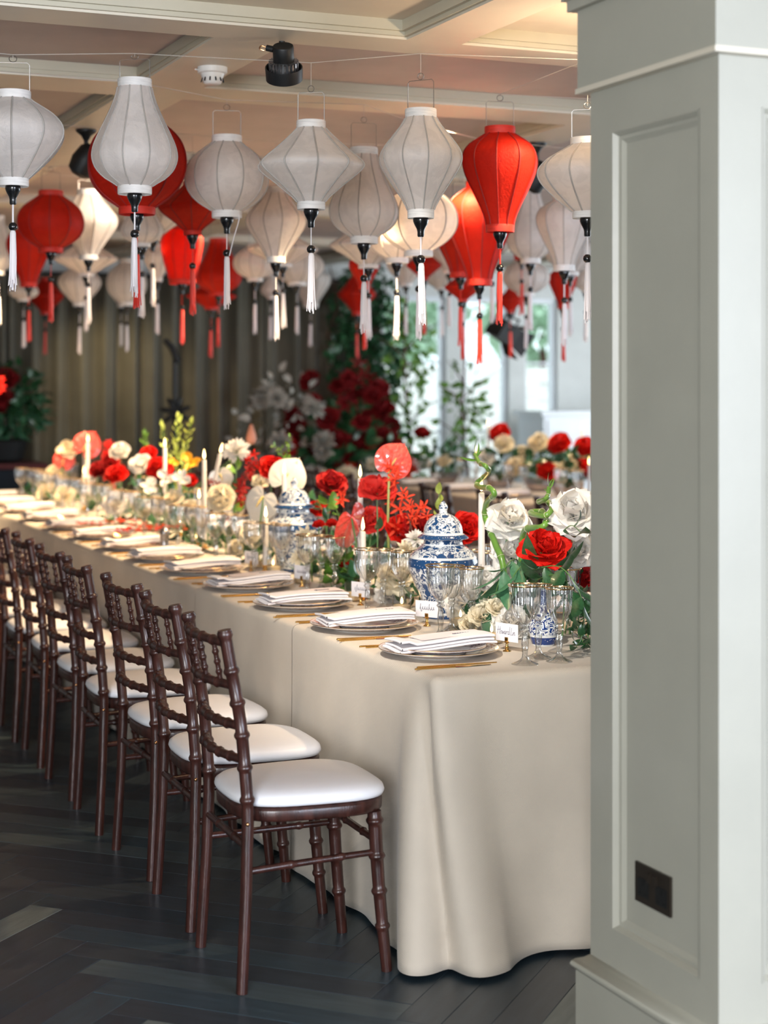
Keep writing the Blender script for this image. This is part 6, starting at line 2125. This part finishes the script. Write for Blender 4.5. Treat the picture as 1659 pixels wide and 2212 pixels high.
installation('dark red floral installation standing on the corner console', (p.x - 0.15, p.y + 0.0, 0.902),
             [('peony', 'petal_shaded', 16, (-0.1, 0, 0.48), (0.38, 0.28, 0.26), 0.085), ('star', 'petal_red', 5, (-0.2, -0.1, 0.62), (0.25, 0.15, 0.12), 0.10)],
             [(170, (0.05, 0, 0.36), (0.40, 0.24, 0.16), 0.13, 'leaf_grey', 0.2), (150, (0.20, 0, 0.5), (0.22, 0.2, 0.3), 0.12, 'leaf', 0.25)], 6)
p = at_d(-16, 832, 11.2)
flower('red_celosia', 'fringed bright red flower at the photo edge above the far table', 'mum', 'petal_red', p, 0.085, 0.3, 0, False, base=(2.05, 11.9, TT + .004), seed=3)

# peach bud on a stem against the drape
p = at_d(543, 938, 10.5)
t = thing('protea_bud', 'peach teardrop bud on a thin stem against the drape', 'flower', (p.x, p.y, TT + 0.004) if 1.9 < p.x < 2.9 else (2.8, p.y, TT + .004))
q = p - t.location
ob('bud', (MB().lathe([(0, -0.062), (0.018, -0.058), (0.029, -0.040), (0.031, -0.022), (0.024, 0.01), (0.014, 0.04), (0.008, 0.058), (0, 0.064)], 14), M['petal_peach'], 180), t, q)
ob('stem', (stem_between((0, 0, 0), q + Vector((0, 0, -0.06)), 0.003, 0.02), M['stem']), t)

# trailing ivy on the drape edge and a slender ficus in the window bay
t = thing('ivy_garland', 'dark trailing ivy hanging beside the drape edge', 'plant', (5.95, 14.45, 2.58))
for k, (dx, L) in enumerate(((-0.35, 0.9), (-0.15, 1.5), (0.02, 1.9), (0.16, 1.3), (0.30, 1.0))):
    ob('vine', (MB().tube(smooth_path([(dx, 0, 0), (dx + .05, -.05, -L * .4), (dx - .03, -.02, -L * .7), (dx + .02, 0, -L)], 14), 0.006, 5), M['twig']), t)
ob('foliage', (mass_leaves(700, 0.0, -0.05, -0.65, 0.42, 0.16, 0.75, 0.085, 4, M['leaf'], 0.38, hang=True), M['leaf'], 180), t, kind='stuff')
ob('foliage', (mass_leaves(260, 0.10, -0.08, -1.1, 0.22, 0.14, 0.8, 0.075, 5, M['leaf_grey'], 0.38, hang=True), M['leaf_grey'], 180), t, kind='stuff')
for i, (px, d, h, lab, cl) in enumerate(((880, 15.3, 2.3, 'tall slender ficus standing in front of the first window', ((0.02, 0, 1.75, .20, .2, .55, 130), (-0.06, 0, 1.15, .16, .2, .3, 40), (.06, 0, 1.05, .18, .2, .3, 40))),
                                         (1005, 15.2, 1.75, 'smaller leafy plant in front of the second window', ((0.0, 0, 1.35, .22, .2, .35, 80), (0.12, 0, 1.2, .16, .15, .2, 30))))):
    p = at_d(px, 900, d)
    t = thing('potted_ficus', lab, 'plant', (p.x, p.y, 0.0))
    ob('pot', (MB().lathe([(0, 0), (0.13, 0), (0.18, 0.30), (0.17, 0.31), (0.15, 0.28), (0, 0.27)], 24), M['stone']), t)
    ob('trunk', (MB().tube(smooth_path([(0, 0, 0.25), (0.03, 0, h * .4), (-0.02, 0.02, h * .7), (0, 0, h)], 16), [lerp(0.022, 0.008, k / 15) for k in range(16)], 8), M['twig']), t)
    for k in range(7):
        a = k * 2.4
        z = h * (.5 + .06 * k)
        ob('branch', (MB().tube([(0, 0, z), (0.14 * math.cos(a), .14 * math.sin(a), z + .14), (0.3 * math.cos(a), .22 * math.sin(a), z + .22)], [0.008, 0.006, 0.003], 6), M['twig']), t)
    for c in cl:
        ob('foliage', (mass_leaves(c[6], c[0], c[1], c[2], c[3], c[4], c[5], 0.09, 7 + i, M['leaf_bright'], 0.3), M['leaf_bright'], 180), t, kind='stuff')
# ivy pillar between the windows gets its own vine
# white cabinet under the right hand windows
c0 = at_d(1092, 900, 14.9)
t = thing('bar_cabinet', 'tall white panelled bar front below the windows', 'cabinet', (8.55, 14.3, 0))
ob('carcass', (MB().box((-0.98, -0.25, 0.06), (1.0, 0.25, 1.22)), M['whitepaint']), t)
ob('worktop', (MB().box((-1.02, -0.29, 1.22), (1.04, 0.29, 1.26)), M['whitepaint']), t)
for k in range(3):
    a = -0.94 + k * 0.645
    ob('door', (MB().box((a, -0.262, 0.12), (a + 0.62, -0.25, 1.18)).box((a + 0.07, -0.268, 0.2), (a + 0.55, -0.262, 1.1)), M['whitepaint']), t)
ob('kick_board', (MB().box((-0.95, -0.22, 0), (0.97, 0.22, 0.06)), M['black_metal']), t)

# trees on the terrace beyond the low stone wall
for i, (x, y) in enumerate(((9.3, 24.5), (11.2, 25.5), (12.9, 24.0))):
    t = thing('garden_tree', ('pale green garden tree beyond the terrace, left in the windows', 'pale green garden tree beyond the terrace, in the middle window', 'pale green garden tree beyond the terrace, close to the last window')[i], 'tree', (x, y, -0.1))
    ob('trunk', (MB().tube([(0, 0, 0), (0.05, 0, 1.2), (0, 0, 2.4)], [0.12, 0.09, 0.05], 8), M['twig']), t)
    ob('foliage', (mass_leaves(420, 0, 0, 2.9, 0.95, 0.8, 1.0, 0.30, 40 + i, M['hedge'], 0.4), M['hedge'], 180), t, kind='stuff')

# second table: its centrepieces, glasses, plates
for i, (px, py, d, lab, items) in enumerate((
        (1080, 985, 12.6, 'low centrepiece with a red and a cream bloom on the window table', ((0, 0, .28, 'rose', 'petal_red', .10), (0.0, -.06, .20, 'peony', 'petal_cream', .11), (.18, 0, .14, 'rose', 'petal_cream', .08), (-.12, -.05, .10, 'peony', 'petal_white', .09))),
        (1165, 985, 12.2, 'cream rose centrepiece with dark leaves on the window table', ((0, 0, .22, 'peony', 'petal_cream', .11), (-.2, -.08, .06, 'rose', 'petal_cream', .10), (.2, -.1, .08, 'rose', 'petal_cream', .12), (.06, -.15, .02, 'peony', 'petal_cream', .1))),
        (1225, 990, 11.6, 'red centrepiece beside the pillar on the window table', ((-.05, 0, .24, 'rose', 'petal_red', .10), (.12, 0, .22, 'rose', 'petal_red', .10), (-.16, -.05, .06, 'rose', 'petal_red', .09), (.14, -.05, .04, 'peony', 'petal_deep', .09), (.05, -.1, .10, 'rose', 'petal_red', .07))),
        (960, 1005, 13.0, 'small cream and green centrepiece at the far end of the window table', ((0, 0, .06, 'peony', 'petal_cream', .08), (-.15, 0, .04, 'rose', 'petal_white', .07))))):
    p = at_d(px, py, d)
    t = thing('centrepiece', lab, 'flower arrangement', (max(5.2, min(6.0, p.x)), p.y, TT + 0.004))
    ob('bowl', (MB().lathe([(0, 0), (0.07, 0), (0.11, 0.06), (0.12, 0.10), (0.11, 0.10), (0, 0.08)], 24), M['glass_smoke']), t)
    for k, (a, b, z, kd, m, R) in enumerate(items):
        R *= 0.74
        q = Vector((a * CY, -a * SY + b, z + 0.11))
        ob('bloom', bloom_set(kd, R, m, k, False), t, mw=Matrix.Translation(q) @ face_matrix(q, .4, 0.3 * k - .4) @ Matrix.Scale(R, 4))
        ob('stem', (stem_between((0, 0, 0.05), q, 0.003, .01), M['stem']), t)
    ob('foliage', (mass_leaves(70, 0, 0, 0.21, 0.18, 0.18, 0.09, 0.09, i + 3, M['leaf'], 0.3), M['leaf'], 180), t, kind='stuff')
for i, y in enumerate((7.3, 8.05, 8.8, 9.55, 10.3, 11.05, 11.8, 12.5)):
    for k, (dx, dy) in enumerate(((0.30, 0.20), (0.38, 0.12))):
        glass('large' if k == 0 else 'small', 5.08 + dx, y + dy, ('taller' if k == 0 else 'shorter') + ' goblet at the %s seat of the window table' % ORD[i], 'goblets on the window table')
    c = thing('charger_plate', 'white charger at the %s seat of the window table' % ORD[i], 'plate', (5.27, y, TT + 0.0025), (0, 0, 0), 'chargers on the window table')
    ob('glaze', CH, c)
    ob('gilt_edge', CHR, c)
    o = ob('napkin', NAP[i % 3], None, (5.27, y, TT + 0.03))
    tag(o, 'folded white napkin at the %s seat of the window table' % ORD[i], 'napkin', 'napkins on the window table')
bpy.context.view_layer.update()
